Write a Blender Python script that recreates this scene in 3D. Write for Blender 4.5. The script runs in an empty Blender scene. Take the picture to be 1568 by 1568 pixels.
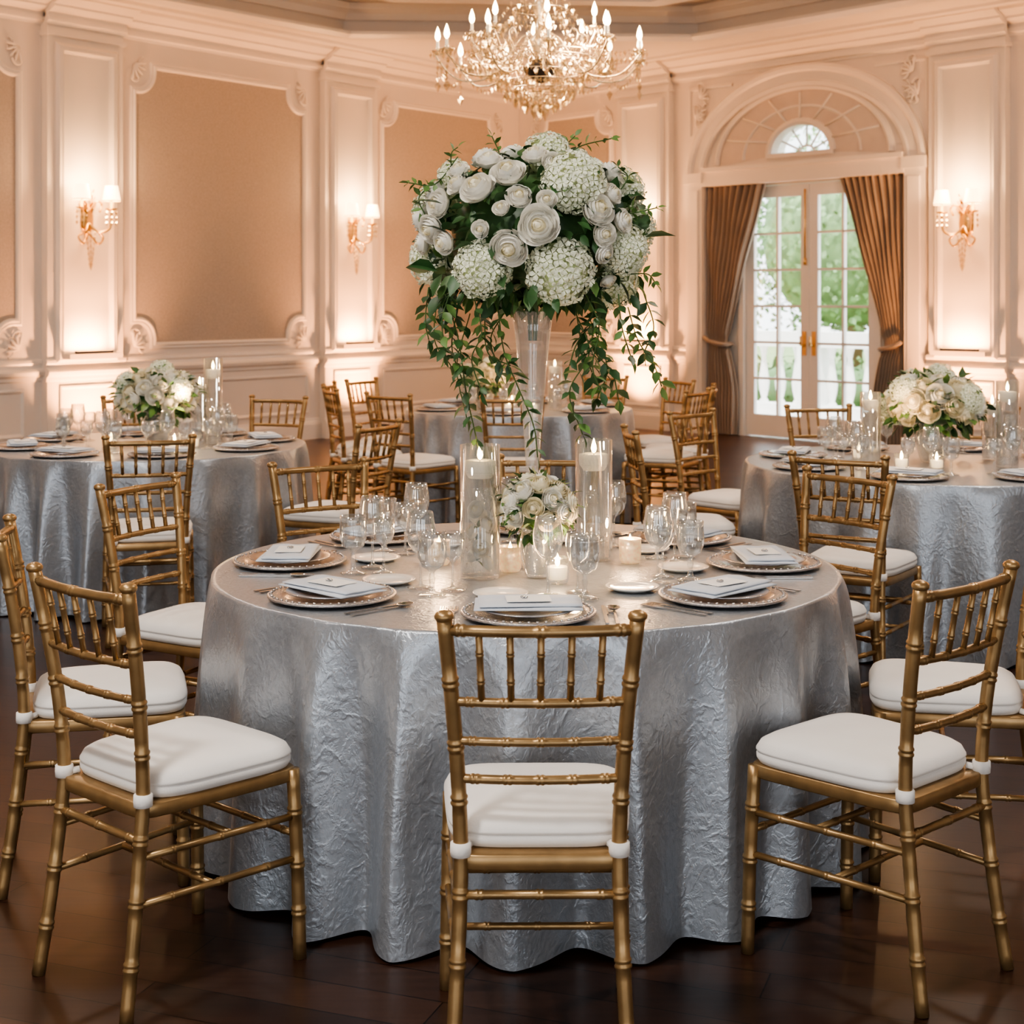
import bpy, math, random
from mathutils import Vector, Matrix, noise
from mathutils.geometry import tessellate_polygon
random.seed(7)
pi=math.pi
SC=bpy.context.scene
COL=SC.collection

# ------------------------------------------------------------ materials
def newmat(name):
    m=bpy.data.materials.new(name); m.use_nodes=True
    nt=m.node_tree; b=nt.nodes['Principled BSDF']
    return m,nt,b
def mat(name,col,rough=0.5,metal=0.0,var=0.08,vscale=8,bump=0.0,bscale=40,emit=None,estr=0,coat=0,sheen=0,sss=0,trans=0,spec=None):
    m,nt,b=newmat(name)
    b.inputs['Roughness'].default_value=rough
    b.inputs['Metallic'].default_value=metal
    tc=nt.nodes.new('ShaderNodeTexCoord')
    n=nt.nodes.new('ShaderNodeTexNoise'); n.inputs['Scale'].default_value=vscale; n.inputs['Detail'].default_value=3
    nt.links.new(tc.outputs['Object'],n.inputs['Vector'])
    r=nt.nodes.new('ShaderNodeValToRGB')
    r.color_ramp.elements[0].position=0.3; r.color_ramp.elements[1].position=0.7
    r.color_ramp.elements[0].color=(*[max(0,c*(1-var)) for c in col],1)
    r.color_ramp.elements[1].color=(*[min(1,c*(1+var)) for c in col],1)
    nt.links.new(n.outputs['Fac'],r.inputs['Fac']); nt.links.new(r.outputs['Color'],b.inputs['Base Color'])
    if bump:
        n2=nt.nodes.new('ShaderNodeTexNoise'); n2.inputs['Scale'].default_value=bscale; n2.inputs['Detail'].default_value=4
        nt.links.new(tc.outputs['Object'],n2.inputs['Vector'])
        bp=nt.nodes.new('ShaderNodeBump'); bp.inputs['Strength'].default_value=bump; bp.inputs['Distance'].default_value=0.01
        nt.links.new(n2.outputs['Fac'],bp.inputs['Height']); nt.links.new(bp.outputs['Normal'],b.inputs['Normal'])
    if emit:
        b.inputs['Emission Color'].default_value=(*emit,1); b.inputs['Emission Strength'].default_value=estr
    if coat: b.inputs['Coat Weight'].default_value=coat; b.inputs['Coat Roughness'].default_value=0.15
    if sheen: b.inputs['Sheen Weight'].default_value=sheen
    if sss:
        b.inputs['Subsurface Weight'].default_value=sss; b.inputs['Subsurface Radius'].default_value=(0.02,0.015,0.01)
    if spec is not None: b.inputs['Specular IOR Level'].default_value=spec
    return m
def thin_glass(name,tint=(0.96,0.97,0.97),f0=0.06,f1=0.75,rough=0.02,gloss=(1,1,1),blend=.35,refr_white=0):
    m=bpy.data.materials.new(name); m.use_nodes=True; nt=m.node_tree; nt.nodes.clear()
    o=nt.nodes.new('ShaderNodeOutputMaterial'); mx=nt.nodes.new('ShaderNodeMixShader')
    t=nt.nodes.new('ShaderNodeBsdfTransparent'); g=nt.nodes.new('ShaderNodeBsdfGlossy')
    t.inputs['Color'].default_value=(*tint,1); g.inputs['Color'].default_value=(*gloss,1); g.inputs['Roughness'].default_value=rough
    lw=nt.nodes.new('ShaderNodeLayerWeight'); lw.inputs['Blend'].default_value=blend
    mr=nt.nodes.new('ShaderNodeMapRange'); mr.inputs['To Min'].default_value=f0; mr.inputs['To Max'].default_value=f1
    nt.links.new(lw.outputs['Facing'],mr.inputs['Value']); nt.links.new(mr.outputs['Result'],mx.inputs['Fac'])
    nt.links.new(t.outputs[0],mx.inputs[1]); nt.links.new(g.outputs[0],mx.inputs[2])
    out=mx
    if refr_white:
        d=nt.nodes.new('ShaderNodeBsdfDiffuse'); d.inputs['Color'].default_value=(.95,.95,.95,1)  # white diffuse mixed into the glass imitates the brightness of refracted light
        m2=nt.nodes.new('ShaderNodeMixShader'); m2.inputs['Fac'].default_value=refr_white
        nt.links.new(mx.outputs[0],m2.inputs[1]); nt.links.new(d.outputs[0],m2.inputs[2]); out=m2
    nt.links.new(out.outputs[0],o.inputs['Surface'])
    return m

M_wall=mat('wall_paint_cream',(0.78,0.715,0.65),0.55,var=0.02,vscale=2)
M_trim=mat('trim_paint_ivory',(0.81,0.755,0.69),0.4,var=0.02,vscale=2)
M_paper=mat('wallpaper_taupe',(0.45,0.395,0.34),0.8,var=0.10,vscale=60,bump=0.15,bscale=150)
M_tymp=mat('fanlight_panel_paint',(0.68,0.59,0.52),0.6,var=0.03)
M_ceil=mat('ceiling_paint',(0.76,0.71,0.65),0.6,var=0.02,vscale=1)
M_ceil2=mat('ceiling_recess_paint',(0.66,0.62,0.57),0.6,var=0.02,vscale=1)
M_gold=mat('chair_gold',(0.36,0.232,0.108),0.36,metal=0.7,var=0.22,vscale=14)
M_cush=mat('cushion_white_fabric',(0.82,0.79,0.75),0.75,var=0.03,bump=0.08,bscale=250,sheen=0.2)
M_brass=mat('brass',(0.75,0.50,0.20),0.28,metal=1,var=0.15)
M_silver=mat('silver_cutlery',(0.62,0.60,0.58),0.22,metal=1,var=0.06)
M_charger=mat('charger_silver',(0.52,0.52,0.54),0.22,metal=0.9,var=0.06)
M_rimrose=mat('charger_rim',(0.50,0.46,0.44),0.25,metal=0.8,var=0.1,vscale=60,bump=0.4,bscale=120)
M_china=mat('china_white',(0.85,0.83,0.78),0.15,var=0.01,coat=0.5)
M_napkin=mat('napkin_linen',(0.62,0.66,0.72),0.75,var=0.04,bump=0.1,bscale=200)
M_card=mat('card_paper',(0.90,0.88,0.84),0.7,var=0.01)
M_wax=mat('candle_wax',(0.92,0.88,0.78),0.45,var=0.02,emit=(1,.75,.45),estr=.2)
M_flame=mat('flame',(1,0.7,0.3),0.5,emit=(1,0.66,0.25),estr=45)
M_bulb=mat('candle_bulb',(1,0.8,0.5),0.5,emit=(1,0.62,0.27),estr=30)
M_shade=mat('lamp_shade_lit',(1,0.85,0.6),0.6,emit=(1,0.58,0.25),estr=8)
M_rose=mat('rose_petal',(0.93,0.90,0.81),0.6,var=0.03,vscale=18)
M_rosein=mat('rose_petal_inner',(0.93,0.86,0.64),0.6,var=0.04,vscale=18)
M_hyd=mat('hydrangea_petal',(0.86,0.88,0.68),0.6,var=0.07,vscale=25)
M_hydcore=mat('hydrangea_core',(0.55,0.62,0.34),0.7,var=0.2,vscale=30)
M_leaf=mat('leaf_green',(0.040,0.10,0.032),0.42,var=0.5,vscale=9)
M_leaf2=mat('leaf_light_green',(0.11,0.21,0.055),0.45,var=0.4,vscale=12)
M_stem=mat('stem_green',(0.06,0.12,0.03),0.6)
M_cream=mat('cream_flower',(0.90,0.82,0.60),0.55,var=0.08,vscale=18)
M_curt=mat('curtain_taupe',(0.34,0.27,0.21),0.7,var=0.10,vscale=3,bump=0.1,bscale=60,sheen=0.3)
M_dark=mat('dark_metal',(0.05,0.05,0.06),0.3,metal=0.8)
M_wood=mat('table_wood',(0.25,0.15,0.08),0.5,var=0.2)
M_doorpaint=mat('door_paint_white',(0.84,0.82,0.78),0.35,var=0.01)
M_stone=mat('terrace_stone',(0.88,0.87,0.84),0.8,var=0.05,vscale=5,bump=0.2)
M_glass=thin_glass('clear_glass',f0=0.08,f1=0.85,refr_white=.03)
M_vase=thin_glass('vase_glass',tint=(.985,.985,.985),f0=0.07,f1=0.5,rough=.05,refr_white=.09)
M_crystal=thin_glass('cut_crystal',tint=(0.98,0.95,0.88),f0=0.22,f1=0.9,rough=0.10,gloss=(1,0.91,0.76))
M_bowl=thin_glass('cut_glass_bowl',tint=(0.96,0.96,0.95),f0=0.2,f1=0.8,rough=0.06,refr_white=.05)
M_pane=thin_glass('window_pane',tint=(0.98,0.99,0.99),f0=0.03,f1=0.4)
M_water=thin_glass('water',tint=(0.97,0.98,0.97),f0=0.08,f1=0.5)
M_merc=mat('mercury_glass_gold',(0.75,0.58,0.40),0.3,metal=0.5,var=0.35,vscale=80,emit=(1,0.58,0.26),estr=0.5)  # emission stands in for candlelight shining through the gold glass
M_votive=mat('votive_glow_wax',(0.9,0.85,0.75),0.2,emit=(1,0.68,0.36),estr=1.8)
M_tree=mat('tree_foliage',(0.22,0.34,0.16),0.7,var=0.35,vscale=1.5)
M_hedge=mat('hedge_foliage',(0.10,0.19,0.07),0.7,var=0.35,vscale=3)
M_grass=mat('lawn',(0.22,0.32,0.13),0.9,var=0.3,vscale=2)

def cloth_mat():
    m,nt,b=newmat('tablecloth_crushed_satin')
    b.inputs['Metallic'].default_value=0.58; b.inputs['Roughness'].default_value=0.33
    tc=nt.nodes.new('ShaderNodeTexCoord')
    mp=nt.nodes.new('ShaderNodeMapping'); mp.inputs['Scale'].default_value=(1,1,0.8); mp.inputs['Rotation'].default_value=(0.5,0.5,0)
    nt.links.new(tc.outputs['Object'],mp.inputs['Vector'])
    def nz(scale,detail,dist,rough=.55):
        n=nt.nodes.new('ShaderNodeTexNoise'); n.inputs['Scale'].default_value=scale; n.inputs['Detail'].default_value=detail
        n.inputs['Roughness'].default_value=rough; n.inputs['Distortion'].default_value=dist
        nt.links.new(mp.outputs[0],n.inputs['Vector']); return n
    def ridge(n,w):
        a=nt.nodes.new('ShaderNodeMath'); a.operation='SUBTRACT'; a.inputs[1].default_value=.5; nt.links.new(n.outputs['Fac'],a.inputs[0])
        c=nt.nodes.new('ShaderNodeMath'); c.operation='ABSOLUTE'; nt.links.new(a.outputs[0],c.inputs[0])
        r=nt.nodes.new('ShaderNodeMapRange'); r.interpolation_type='SMOOTHSTEP'; r.inputs['From Max'].default_value=w; r.inputs['To Min'].default_value=1; r.inputs['To Max'].default_value=0
        nt.links.new(c.outputs[0],r.inputs['Value']); return r
    r1=ridge(nz(10,3,.4,.6),.06); r2=ridge(nz(22,4,.3,.65),.10); n3=nz(70,4,.3,.7)
    a=nt.nodes.new('ShaderNodeMath'); a.operation='MULTIPLY_ADD'; a.inputs[1].default_value=.7; nt.links.new(r2.outputs[0],a.inputs[0]); nt.links.new(r1.outputs[0],a.inputs[2])
    a2=nt.nodes.new('ShaderNodeMath'); a2.operation='MULTIPLY_ADD'; a2.inputs[1].default_value=.9; nt.links.new(n3.outputs['Fac'],a2.inputs[0]); nt.links.new(a.outputs[0],a2.inputs[2])
    bp=nt.nodes.new('ShaderNodeBump'); bp.inputs['Strength'].default_value=0.5; bp.inputs['Distance'].default_value=0.0012
    nt.links.new(a2.outputs[0],bp.inputs['Height']); nt.links.new(bp.outputs[0],b.inputs['Normal'])
    r=nt.nodes.new('ShaderNodeValToRGB'); r.color_ramp.elements[0].color=(0.34,0.37,0.41,1); r.color_ramp.elements[1].color=(0.44,0.475,0.52,1)
    r.color_ramp.elements[0].position=0.3; r.color_ramp.elements[1].position=0.75
    nt.links.new(n3.outputs['Fac'],r.inputs[0]); nt.links.new(r.outputs[0],b.inputs['Base Color'])
    return m
M_cloth=cloth_mat()
def floor_mat():
    m,nt,b=newmat('dark_hardwood_planks')
    tc=nt.nodes.new('ShaderNodeTexCoord'); mp=nt.nodes.new('ShaderNodeMapping'); mp.inputs['Rotation'].default_value=(0,0,0.35)
    nt.links.new(tc.outputs['Object'],mp.inputs['Vector'])
    br=nt.nodes.new('ShaderNodeTexBrick'); br.inputs['Scale'].default_value=1.0; br.inputs['Brick Width'].default_value=1.3; br.inputs['Row Height'].default_value=0.13
    br.inputs['Mortar Size'].default_value=0.002; br.inputs['Color1'].default_value=(0.042,0.019,0.012,1); br.inputs['Color2'].default_value=(0.074,0.033,0.020,1); br.inputs['Mortar'].default_value=(0.008,0.004,0.003,1)
    nt.links.new(mp.outputs[0],br.inputs['Vector'])
    mp2=nt.nodes.new('ShaderNodeMapping'); mp2.inputs['Rotation'].default_value=(0,0,0.35); mp2.inputs['Scale'].default_value=(1.5,22,1)
    nt.links.new(tc.outputs['Object'],mp2.inputs['Vector'])
    n=nt.nodes.new('ShaderNodeTexNoise'); n.inputs['Scale'].default_value=2.5; n.inputs['Detail'].default_value=5; nt.links.new(mp2.outputs[0],n.inputs['Vector'])
    mx=nt.nodes.new('ShaderNodeMix'); mx.data_type='RGBA'; mx.blend_type='MULTIPLY'; mx.inputs['Factor'].default_value=0.6
    nt.links.new(br.outputs['Color'],mx.inputs['A']); nt.links.new(n.outputs['Fac'],mx.inputs['B']); nt.links.new(mx.outputs['Result'],b.inputs['Base Color'])
    b.inputs['Roughness'].default_value=0.30; b.inputs['Specular IOR Level'].default_value=.28
    bp=nt.nodes.new('ShaderNodeBump'); bp.inputs['Strength'].default_value=0.15; bp.inputs['Distance'].default_value=0.003
    nt.links.new(br.outputs['Fac'],bp.inputs['Height']); bp.invert=True; nt.links.new(bp.outputs[0],b.inputs['Normal'])
    return m
M_floor=floor_mat()

# ------------------------------------------------------------ mesh builder
class MB:
    def __init__(s): s.v=[];s.f=[];s.m=[];s.s=[];s.mats=[]
    def mi(s,m):
        if m not in s.mats: s.mats.append(m)
        return s.mats.index(m)
    def add(s,vf,m,M=None,smooth=True,fn=None):
        v,f=vf; o=len(s.v); k=s.mi(m)
        if M is not None: v=[M@Vector(p) for p in v]
        if fn is not None: v=[fn(p) for p in v]
        s.v.extend([tuple(p) for p in v])
        for q in f:
            s.f.append([i+o for i in q]); s.m.append(k); s.s.append(smooth)
    def mesh(s,name,recalc=False):
        me=bpy.data.meshes.new(name); me.from_pydata(s.v,[],s.f)
        for m in s.mats: me.materials.append(m)
        me.polygons.foreach_set('material_index',s.m); me.polygons.foreach_set('use_smooth',s.s)
        me.update()
        if recalc:
            import bmesh
            bm=bmesh.new(); bm.from_mesh(me); bmesh.ops.recalc_face_normals(bm,faces=bm.faces); bm.to_mesh(me); bm.free()
        return me
    def obj(s,name,parent=None,loc=None,recalc=False):
        return place(s.mesh(name,recalc),name,loc or (0,0,0),0,parent=parent)
def place(me,name,loc,rot=0,scale=1,parent=None):
    o=bpy.data.objects.new(name,me); COL.objects.link(o)
    o.location=loc; o.rotation_euler=(0,0,rot) if not isinstance(rot,tuple) else rot
    o.scale=(scale,)*3 if not isinstance(scale,tuple) else scale
    if parent: o.parent=parent
    return o
def empty(name,loc=(0,0,0),rot=0):
    o=bpy.data.objects.new(name,None); COL.objects.link(o); o.location=loc; o.rotation_euler=(0,0,rot); o.empty_display_size=0.1
    return o

def tube(pts,radii,seg=10,cap=True):
    pts=[Vector(p) for p in pts]; n=len(pts)
    if not isinstance(radii,(list,tuple)): radii=[radii]*n
    v=[];f=[]
    t0=(pts[1]-pts[0]).normalized()
    a=Vector((0,0,1)) if abs(t0.z)<0.9 else Vector((1,0,0))
    nrm=(a-t0*a.dot(t0)).normalized()
    for i in range(n):
        if i==0:t=pts[1]-pts[0]
        elif i==n-1:t=pts[-1]-pts[-2]
        else:t=pts[i+1]-pts[i-1]
        t=t.normalized() if t.length>1e-9 else t0
        nrm=(nrm-t*nrm.dot(t)); nrm=nrm.normalized() if nrm.length>1e-6 else Vector((1,0,0))
        b=t.cross(nrm)
        for k in range(seg):
            an=2*pi*k/seg; v.append(pts[i]+(nrm*math.cos(an)+b*math.sin(an))*radii[i])
    for i in range(n-1):
        for k in range(seg):
            k2=(k+1)%seg; f.append((i*seg+k,i*seg+k2,(i+1)*seg+k2,(i+1)*seg+k))
    if cap: f.append(tuple(range(seg))[::-1]); f.append(tuple((n-1)*seg+k for k in range(seg)))
    return v,f
def lathe(prof,seg=24,closed=False):
    v=[];f=[];n=len(prof)
    for r,z in prof:
        for k in range(seg):
            a=2*pi*k/seg; v.append((r*math.cos(a),r*math.sin(a),z))
    for i in range(n-1):
        for k in range(seg):
            k2=(k+1)%seg; f.append((i*seg+k,i*seg+k2,(i+1)*seg+k2,(i+1)*seg+k))
    return v,f
def box(x0,x1,y0,y1,z0,z1):
    v=[(x0,y0,z0),(x1,y0,z0),(x1,y1,z0),(x0,y1,z0),(x0,y0,z1),(x1,y0,z1),(x1,y1,z1),(x0,y1,z1)]
    return v,[(0,3,2,1),(4,5,6,7),(0,1,5,4),(1,2,6,5),(2,3,7,6),(3,0,4,7)]
def prism(poly,n0,n1):
    k=len(poly)
    v=[(p[0],n0,p[1]) for p in poly]+[(p[0],n1,p[1]) for p in poly]
    f=[tuple(range(k)),tuple(range(2*k-1,k-1,-1))]+[(i,k+i,k+(i+1)%k,(i+1)%k) for i in range(k)]
    return v,f
def sweep(path,prof,closed=False):
    n=len(path);v=[];f=[]
    P=[Vector(p) for p in path]
    for i in range(n):
        if closed: a=P[i-1];c=P[(i+1)%n]
        else: a=P[max(0,i-1)];c=P[min(n-1,i+1)]
        b=P[i]
        d1=(b-a).normalized() if (b-a).length>1e-9 else (c-b).normalized()
        d2=(c-b).normalized() if (c-b).length>1e-9 else d1
        n1=Vector((-d1.y,d1.x));n2=Vector((-d2.y,d2.x)); m=n1+n2
        if m.length<1e-6:m=n1
        m=m.normalized(); m=m/max(0.5,m.dot(n1))
        for o,h in prof:
            q=b+m*o; v.append((q.x,h,q.y))
    k=len(prof)
    for i in range(n if closed else n-1):
        j=(i+1)%n
        for t in range(k-1): f.append((i*k+t,j*k+t,j*k+t+1,i*k+t+1))
    return v,f
def align(n,loc,s,spin=None):
    n=Vector(n).normalized(); q=n.to_track_quat('Z','Y').to_matrix().to_4x4()
    r=Matrix.Rotation(random.random()*6.28 if spin is None else spin,4,'Z')
    return Matrix.Translation(loc)@q@r@Matrix.Scale(s,4)
def catmull(P,n=8):
    P=[Vector(p) for p in P]; P=[P[0]*2-P[1]]+P+[P[-1]*2-P[-2]]; out=[]
    for i in range(1,len(P)-2):
        for k in range(n):
            t=k/n;a,b,c,d=P[i-1:i+3]
            out.append(0.5*((2*b)+(c-a)*t+(2*a-5*b+4*c-d)*t*t+(3*b-a-3*c+d)*t**3))
    out.append(P[-2]); return out

# ------------------------------------------------------------ room
CX,CY=0.092,19.895
H=4.28
class Wall:
    def __init__(s,o,u,n): s.o=Vector(o);s.u=Vector(u).normalized();s.n=Vector(n).normalized()
    def __call__(s,p):
        q=s.o+s.u*p[0]+s.n*p[1]; return (q.x,q.y,p[2])
WL=Wall((CX,CY),(-1,-1.352),(1.352,-1)); WR=Wall((CX,CY),(1,-1.138),(-1.138,-1))
LL=(CX+8)*1.682; LR=(8.5-CX)*1.515
LEndY=CY-(CX+8)*1.352; REndY=CY-(8.5-CX)*1.138
YB=-6.0
b=MB(); out=[(CX,CY+0.3),(-8.3,LEndY+0.1),(-8.3,YB-.3),(8.8,YB-.3),(8.8,REndY+0.1)]
b.add(([(x,y,0) for x,y in out]+[(x,y,-0.1) for x,y in out],[(0,1,2,3,4),(9,8,7,6,5)]+[(i,5+i,5+(i+1)%5,(i+1)%5) for i in range(5)]),M_floor,smooth=False); b.obj('floor',recalc=True)
outer=[(CX,CY+0.2),(-8.2,LEndY),(-8.2,YB-.2),(8.7,YB-.2),(8.7,REndY)]
inner=[(-1.75,15.95),(1.95,16.15),(6.6,10.8),(6.6,-3),(-6.3,-3),(-6.3,10.5)]
b=MB()
tris=tessellate_polygon([[Vector((x,y,0)) for x,y in outer],[Vector((x,y,0)) for x,y in inner]])
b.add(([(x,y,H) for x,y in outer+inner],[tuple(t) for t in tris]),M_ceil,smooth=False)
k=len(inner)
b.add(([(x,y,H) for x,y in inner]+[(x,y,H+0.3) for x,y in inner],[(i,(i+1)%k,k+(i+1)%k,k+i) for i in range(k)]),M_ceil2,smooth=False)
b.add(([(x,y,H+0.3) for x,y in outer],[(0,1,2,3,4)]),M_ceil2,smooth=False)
b.obj('ceiling')
b=MB()
prof=[(-0.20,0.0),(-0.20,-0.03),(-0.12,-0.06),(-0.05,-0.06),(-0.02,-0.02),(0.0,0.0),(0.02,0.04)]
cz=lambda p:(p[0],p[2],H+p[1])
b.add(sweep(inner,prof,True),M_trim,fn=cz,smooth=False)
b.add(sweep(inner,[(0.0,.14),(-.05,.14),(-0.10,0.2),(-0.16,0.24),(-.16,.3)],True),M_trim,fn=cz,smooth=False)
inner2=[(-1.1,14.9),(1.4,15.1),(5.6,10.5),(5.6,-2),(-5.3,-2),(-5.3,10.2)]
b.add(sweep(inner2,[(-0.14,0.3),(-0.12,0.15),(0.12,0.15),(0.14,0.3)],True),M_trim,fn=cz,smooth=False)
b.add(sweep([(-7,9.55),(.128,19.18),(7.8,10.44)],[(-0.06,0.0),(-0.05,-0.03),(0.0,-.045),(0.05,-0.03),(0.06,0.0)]),M_trim,fn=cz,smooth=False)
b.obj('trim_ceiling_recess')

def rail(b,W,u0,u1,prof,m=M_trim,n0=0):
    k=len(prof)
    v=[(u0,n0+p[0],p[1]) for p in prof]+[(u1,n0+p[0],p[1]) for p in prof]
    f=[(i,i+1,k+i+1,k+i) for i in range(k-1)]+[tuple(range(k)),tuple(range(2*k-1,k-1,-1))]
    b.add((v,f),m,fn=W,smooth=False)
P_chair=[(0,0.78),(0.015,0.79),(0.02,0.82),(0.045,0.84),(0.055,0.87),(0.045,0.89),(0.02,0.90),(0.015,0.93),(0.025,0.95),(0.02,0.975),(0,0.985)]
P_base=[(0,0),(0.035,0),(0.035,0.16),(0.025,0.19),(0.015,0.2),(0.012,0.22),(0,0.225)]
P_crown=[(a,4.03+(z-4.0)*.66) for a,z in [(0,4.0),(0.02,4.0),(0.025,4.03),(0.05,4.05),(0.05,4.10),(0.03,4.11),(0.04,4.16),(0.10,4.20),(0.13,4.23),(0.13,4.26),(0.18,4.29),(0.24,4.33),(0.25,4.38),(0,4.38)]]
P_frame=[(-0.05,0.0),(-0.05,0.012),(-0.035,0.022),(-0.02,0.018),(-0.005,0.034),(0.01,0.030),(0.02,0.012),(0.02,0.0)]
P_thin=[(-0.02,0),(-0.018,0.016),(-0.004,0.02),(0.004,0.016),(0.018,0.004),(0.02,0)]
def rect(u0,u1,z0,z1): return [(u0,z0),(u1,z0),(u1,z1),(u0,z1)]
def scoop(u0,u1,z0,z1,r=0.2,e=0.05):
    P=[]
    for (cx,cz_) in ((u0,z0),(u1,z0),(u1,z1),(u0,z1)):
        sx=1 if cx==u0 else -1; sz=1 if cz_==z0 else -1
        arc=[(cx+sx*(e+r*abs(math.cos(t))), cz_+sz*(e+r*abs(math.sin(t)))) for t in [pi/2*i/7 for i in range(8)]]
        pts=[(cx+sx*(r+e),cz_)]+arc+[(cx,cz_+sz*(r+e))]
        if (sx,sz) in ((1,1),(-1,-1)): pts=pts[::-1]
        P+=pts
    return P
def ornament(b,W,u,z,sx,sz,s=0.2,n=0.02):
    for k,(ax,az) in enumerate(((1,0.15),(0.15,1))):
        pts=[]
        for i in range(22):
            t=i/21; a=t*4.4; r=s*0.30*(1-t*0.85)
            cx=0.55*s*ax; cz_=0.55*s*az
            x=cx+r*math.cos(a+(0 if k else pi/2)); y=cz_+r*math.sin((a+(0 if k else pi/2))*(1 if k else -1))
            pts.append((u+sx*x,n,z+sz*y))
        b.add(tube(pts,[0.012*(1-0.5*i/21) for i in range(22)],6),M_trim,fn=W)
    for i in range(5):
        a=pi/2*i/4
        p0=Vector((u+sx*0.02,n,z+sz*0.02)); p1=Vector((u+sx*s*0.7*math.cos(a),n+0.01,z+sz*s*0.7*math.sin(a)))
        b.add(tube([p0,p0.lerp(p1,.4),p0.lerp(p1,.8),p1],[0.005,0.014,0.012,0.003],6),M_trim,fn=W)
def wallpanel(b,bp,W,u0,u1,z0=1.09,z1=3.79):
    P=scoop(u0,u1,z0,z1)
    b.add(sweep(P,P_frame,True),M_trim,fn=W,smooth=False)
    bp.add(prism(P,0.002,0.010),M_paper,fn=W,smooth=False)
    for (cx,cz_,sx,sz) in ((u0,z0,1,1),(u1,z0,-1,1),(u1,z1,-1,-1),(u0,z1,1,-1)):
        ornament(b,W,cx-sx*0.03,cz_-sz*0.03,sx,sz,0.24)
def pilaster(b,W,uc,hw=0.43,pw=0.25):
    D=0.09
    b.add(prism(rect(uc-hw,uc+hw,0.0,4.10),0,D),M_trim,fn=W,smooth=False)
    WW=lambda p:W((p[0],p[1]+D,p[2]))
    PF=[(-0.07,0.0),(-0.07,0.02),(-0.045,0.045),(-0.02,0.045),(-0.005,0.05),(0.01,0.030),(0.02,0.0)]
    b.add(sweep(rect(uc-pw-0.03,uc+pw+0.03,1.02,3.80),PF,True),M_trim,fn=WW,smooth=False)
    b.add(sweep(rect(uc-pw-0.03,uc+pw+0.03,0.28,0.72),P_thin,True),M_trim,fn=WW,smooth=False)
    for P in (P_chair,P_base): rail(b,W,uc-hw-0.02,uc+hw+0.02,P,n0=D)
    b.add(prism(rect(uc-pw-0.05,uc+pw+0.05,0.985,1.03),D,D+0.16),M_trim,fn=W,smooth=False)
    rail(b,W,uc-hw-0.02,uc+hw+0.02,P_crown,n0=D)
    b.add(prism(rect(uc-hw-0.02,uc+hw+0.02,3.93,3.97),0,D+0.03),M_trim,fn=W,smooth=False)

b=MB(); b.add(prism(rect(-0.3,LL+0.3,0,H+0.02),-0.25,0),M_wall,fn=WL,smooth=False); b.obj('wall_left',recalc=True)
bt=MB(); bp=MB()
PL=[3.29,6.93,10.57]
for u in PL: pilaster(bt,WL,u)
for u0,u1 in ((0.42,2.68),(3.98,6.30),(7.62,9.90),(11.25,13.3)): wallpanel(bt,bp,WL,u0,u1)
ed=[0.0]+sum([[u-0.43,u+0.43] for u in PL],[])+[LL]
for i in range(0,len(ed),2):
    rail(bt,WL,ed[i],ed[i+1],P_chair); rail(bt,WL,ed[i],ed[i+1],P_crown)
    bt.add(sweep(rect(ed[i]+0.2,ed[i+1]-0.2,0.30,0.70),P_thin,True),M_trim,fn=WL,smooth=False)
bt.obj('trim_left',recalc=True); bp.obj('wallpaper_panels_left',recalc=True)
b=MB()
for i in range(0,len(ed),2): rail(b,WL,ed[i],ed[i+1],P_base)
b.obj('baseboard_left',recalc=True)
DC=4.55; OH=1.35; ZT=2.86
def ell(a,bb,z0,n=24,a0=0,a1=pi): return [(DC+a*math.cos(a0+(a1-a0)*i/n),z0+bb*math.sin(a0+(a1-a0)*i/n)) for i in range(n+1)]
b=MB()
b.add(prism(rect(-0.3,DC-OH,0,H+0.02),-0.25,0),M_wall,fn=WR,smooth=False)
b.add(prism(rect(DC+OH,LR+0.3,0,H+0.02),-0.25,0),M_wall,fn=WR,smooth=False)
FA,FB,FZ=0.42,0.33,3.10
arcL=[p for p in ell(FA,FB,FZ,12,pi,pi/2)]
arcR=[p for p in ell(FA,FB,FZ,12,pi/2,0)]
b.add(prism([(DC-OH,ZT),(DC,ZT),(DC,FZ)]+arcL+[(DC,H+.02),(DC-OH,H+.02)],-0.25,0),M_wall,fn=WR,smooth=False)
b.add(prism([(DC+OH,ZT),(DC+OH,H+.02),(DC,H+.02)]+arcR+[(DC,FZ),(DC,ZT)],-0.25,0),M_wall,fn=WR,smooth=False)
b.obj('wall_right',recalc=True)
bt=MB(); bp=MB()
PR=[2.29,6.62,10.3]
for u in PR: pilaster(bt,WR,u,hw=0.42)
wallpanel(bt,bp,WR,0.30,1.68); wallpanel(bt,bp,WR,7.35,9.6)
for u0,u1 in ((0,1.87),(2.71,2.93),(7.04,9.88),(10.72,LR)):
    rail(bt,WR,u0,u1,P_chair)
    if u1-u0>0.5: bt.add(sweep(rect(u0+0.2,u1-0.2,0.30,0.70),P_thin,True),M_trim,fn=WR,smooth=False)
for u0,u1 in ((0,1.87),(2.71,6.2),(7.04,9.88),(10.72,LR)): rail(bt,WR,u0,u1,P_crown)
for s in (-1,1):
    a=DC+s*OH; c=DC+s*(OH+0.24)
    bt.add(prism(rect(min(a,c),max(a,c),0,ZT),0,0.07),M_trim,fn=WR,smooth=False)
    bt.add(prism(rect(min(a,c)+0.05,max(a,c)-0.05,0.2,ZT-0.1),0.07,0.09),M_trim,fn=WR,smooth=False)
    bt.add(prism(rect(min(a,c)-0.02,max(a,c)+0.02,ZT-0.02,ZT+0.10),0,0.10),M_trim,fn=WR,smooth=False)
arc=ell(1.35,0.90,ZT+0.05,40)
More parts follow.
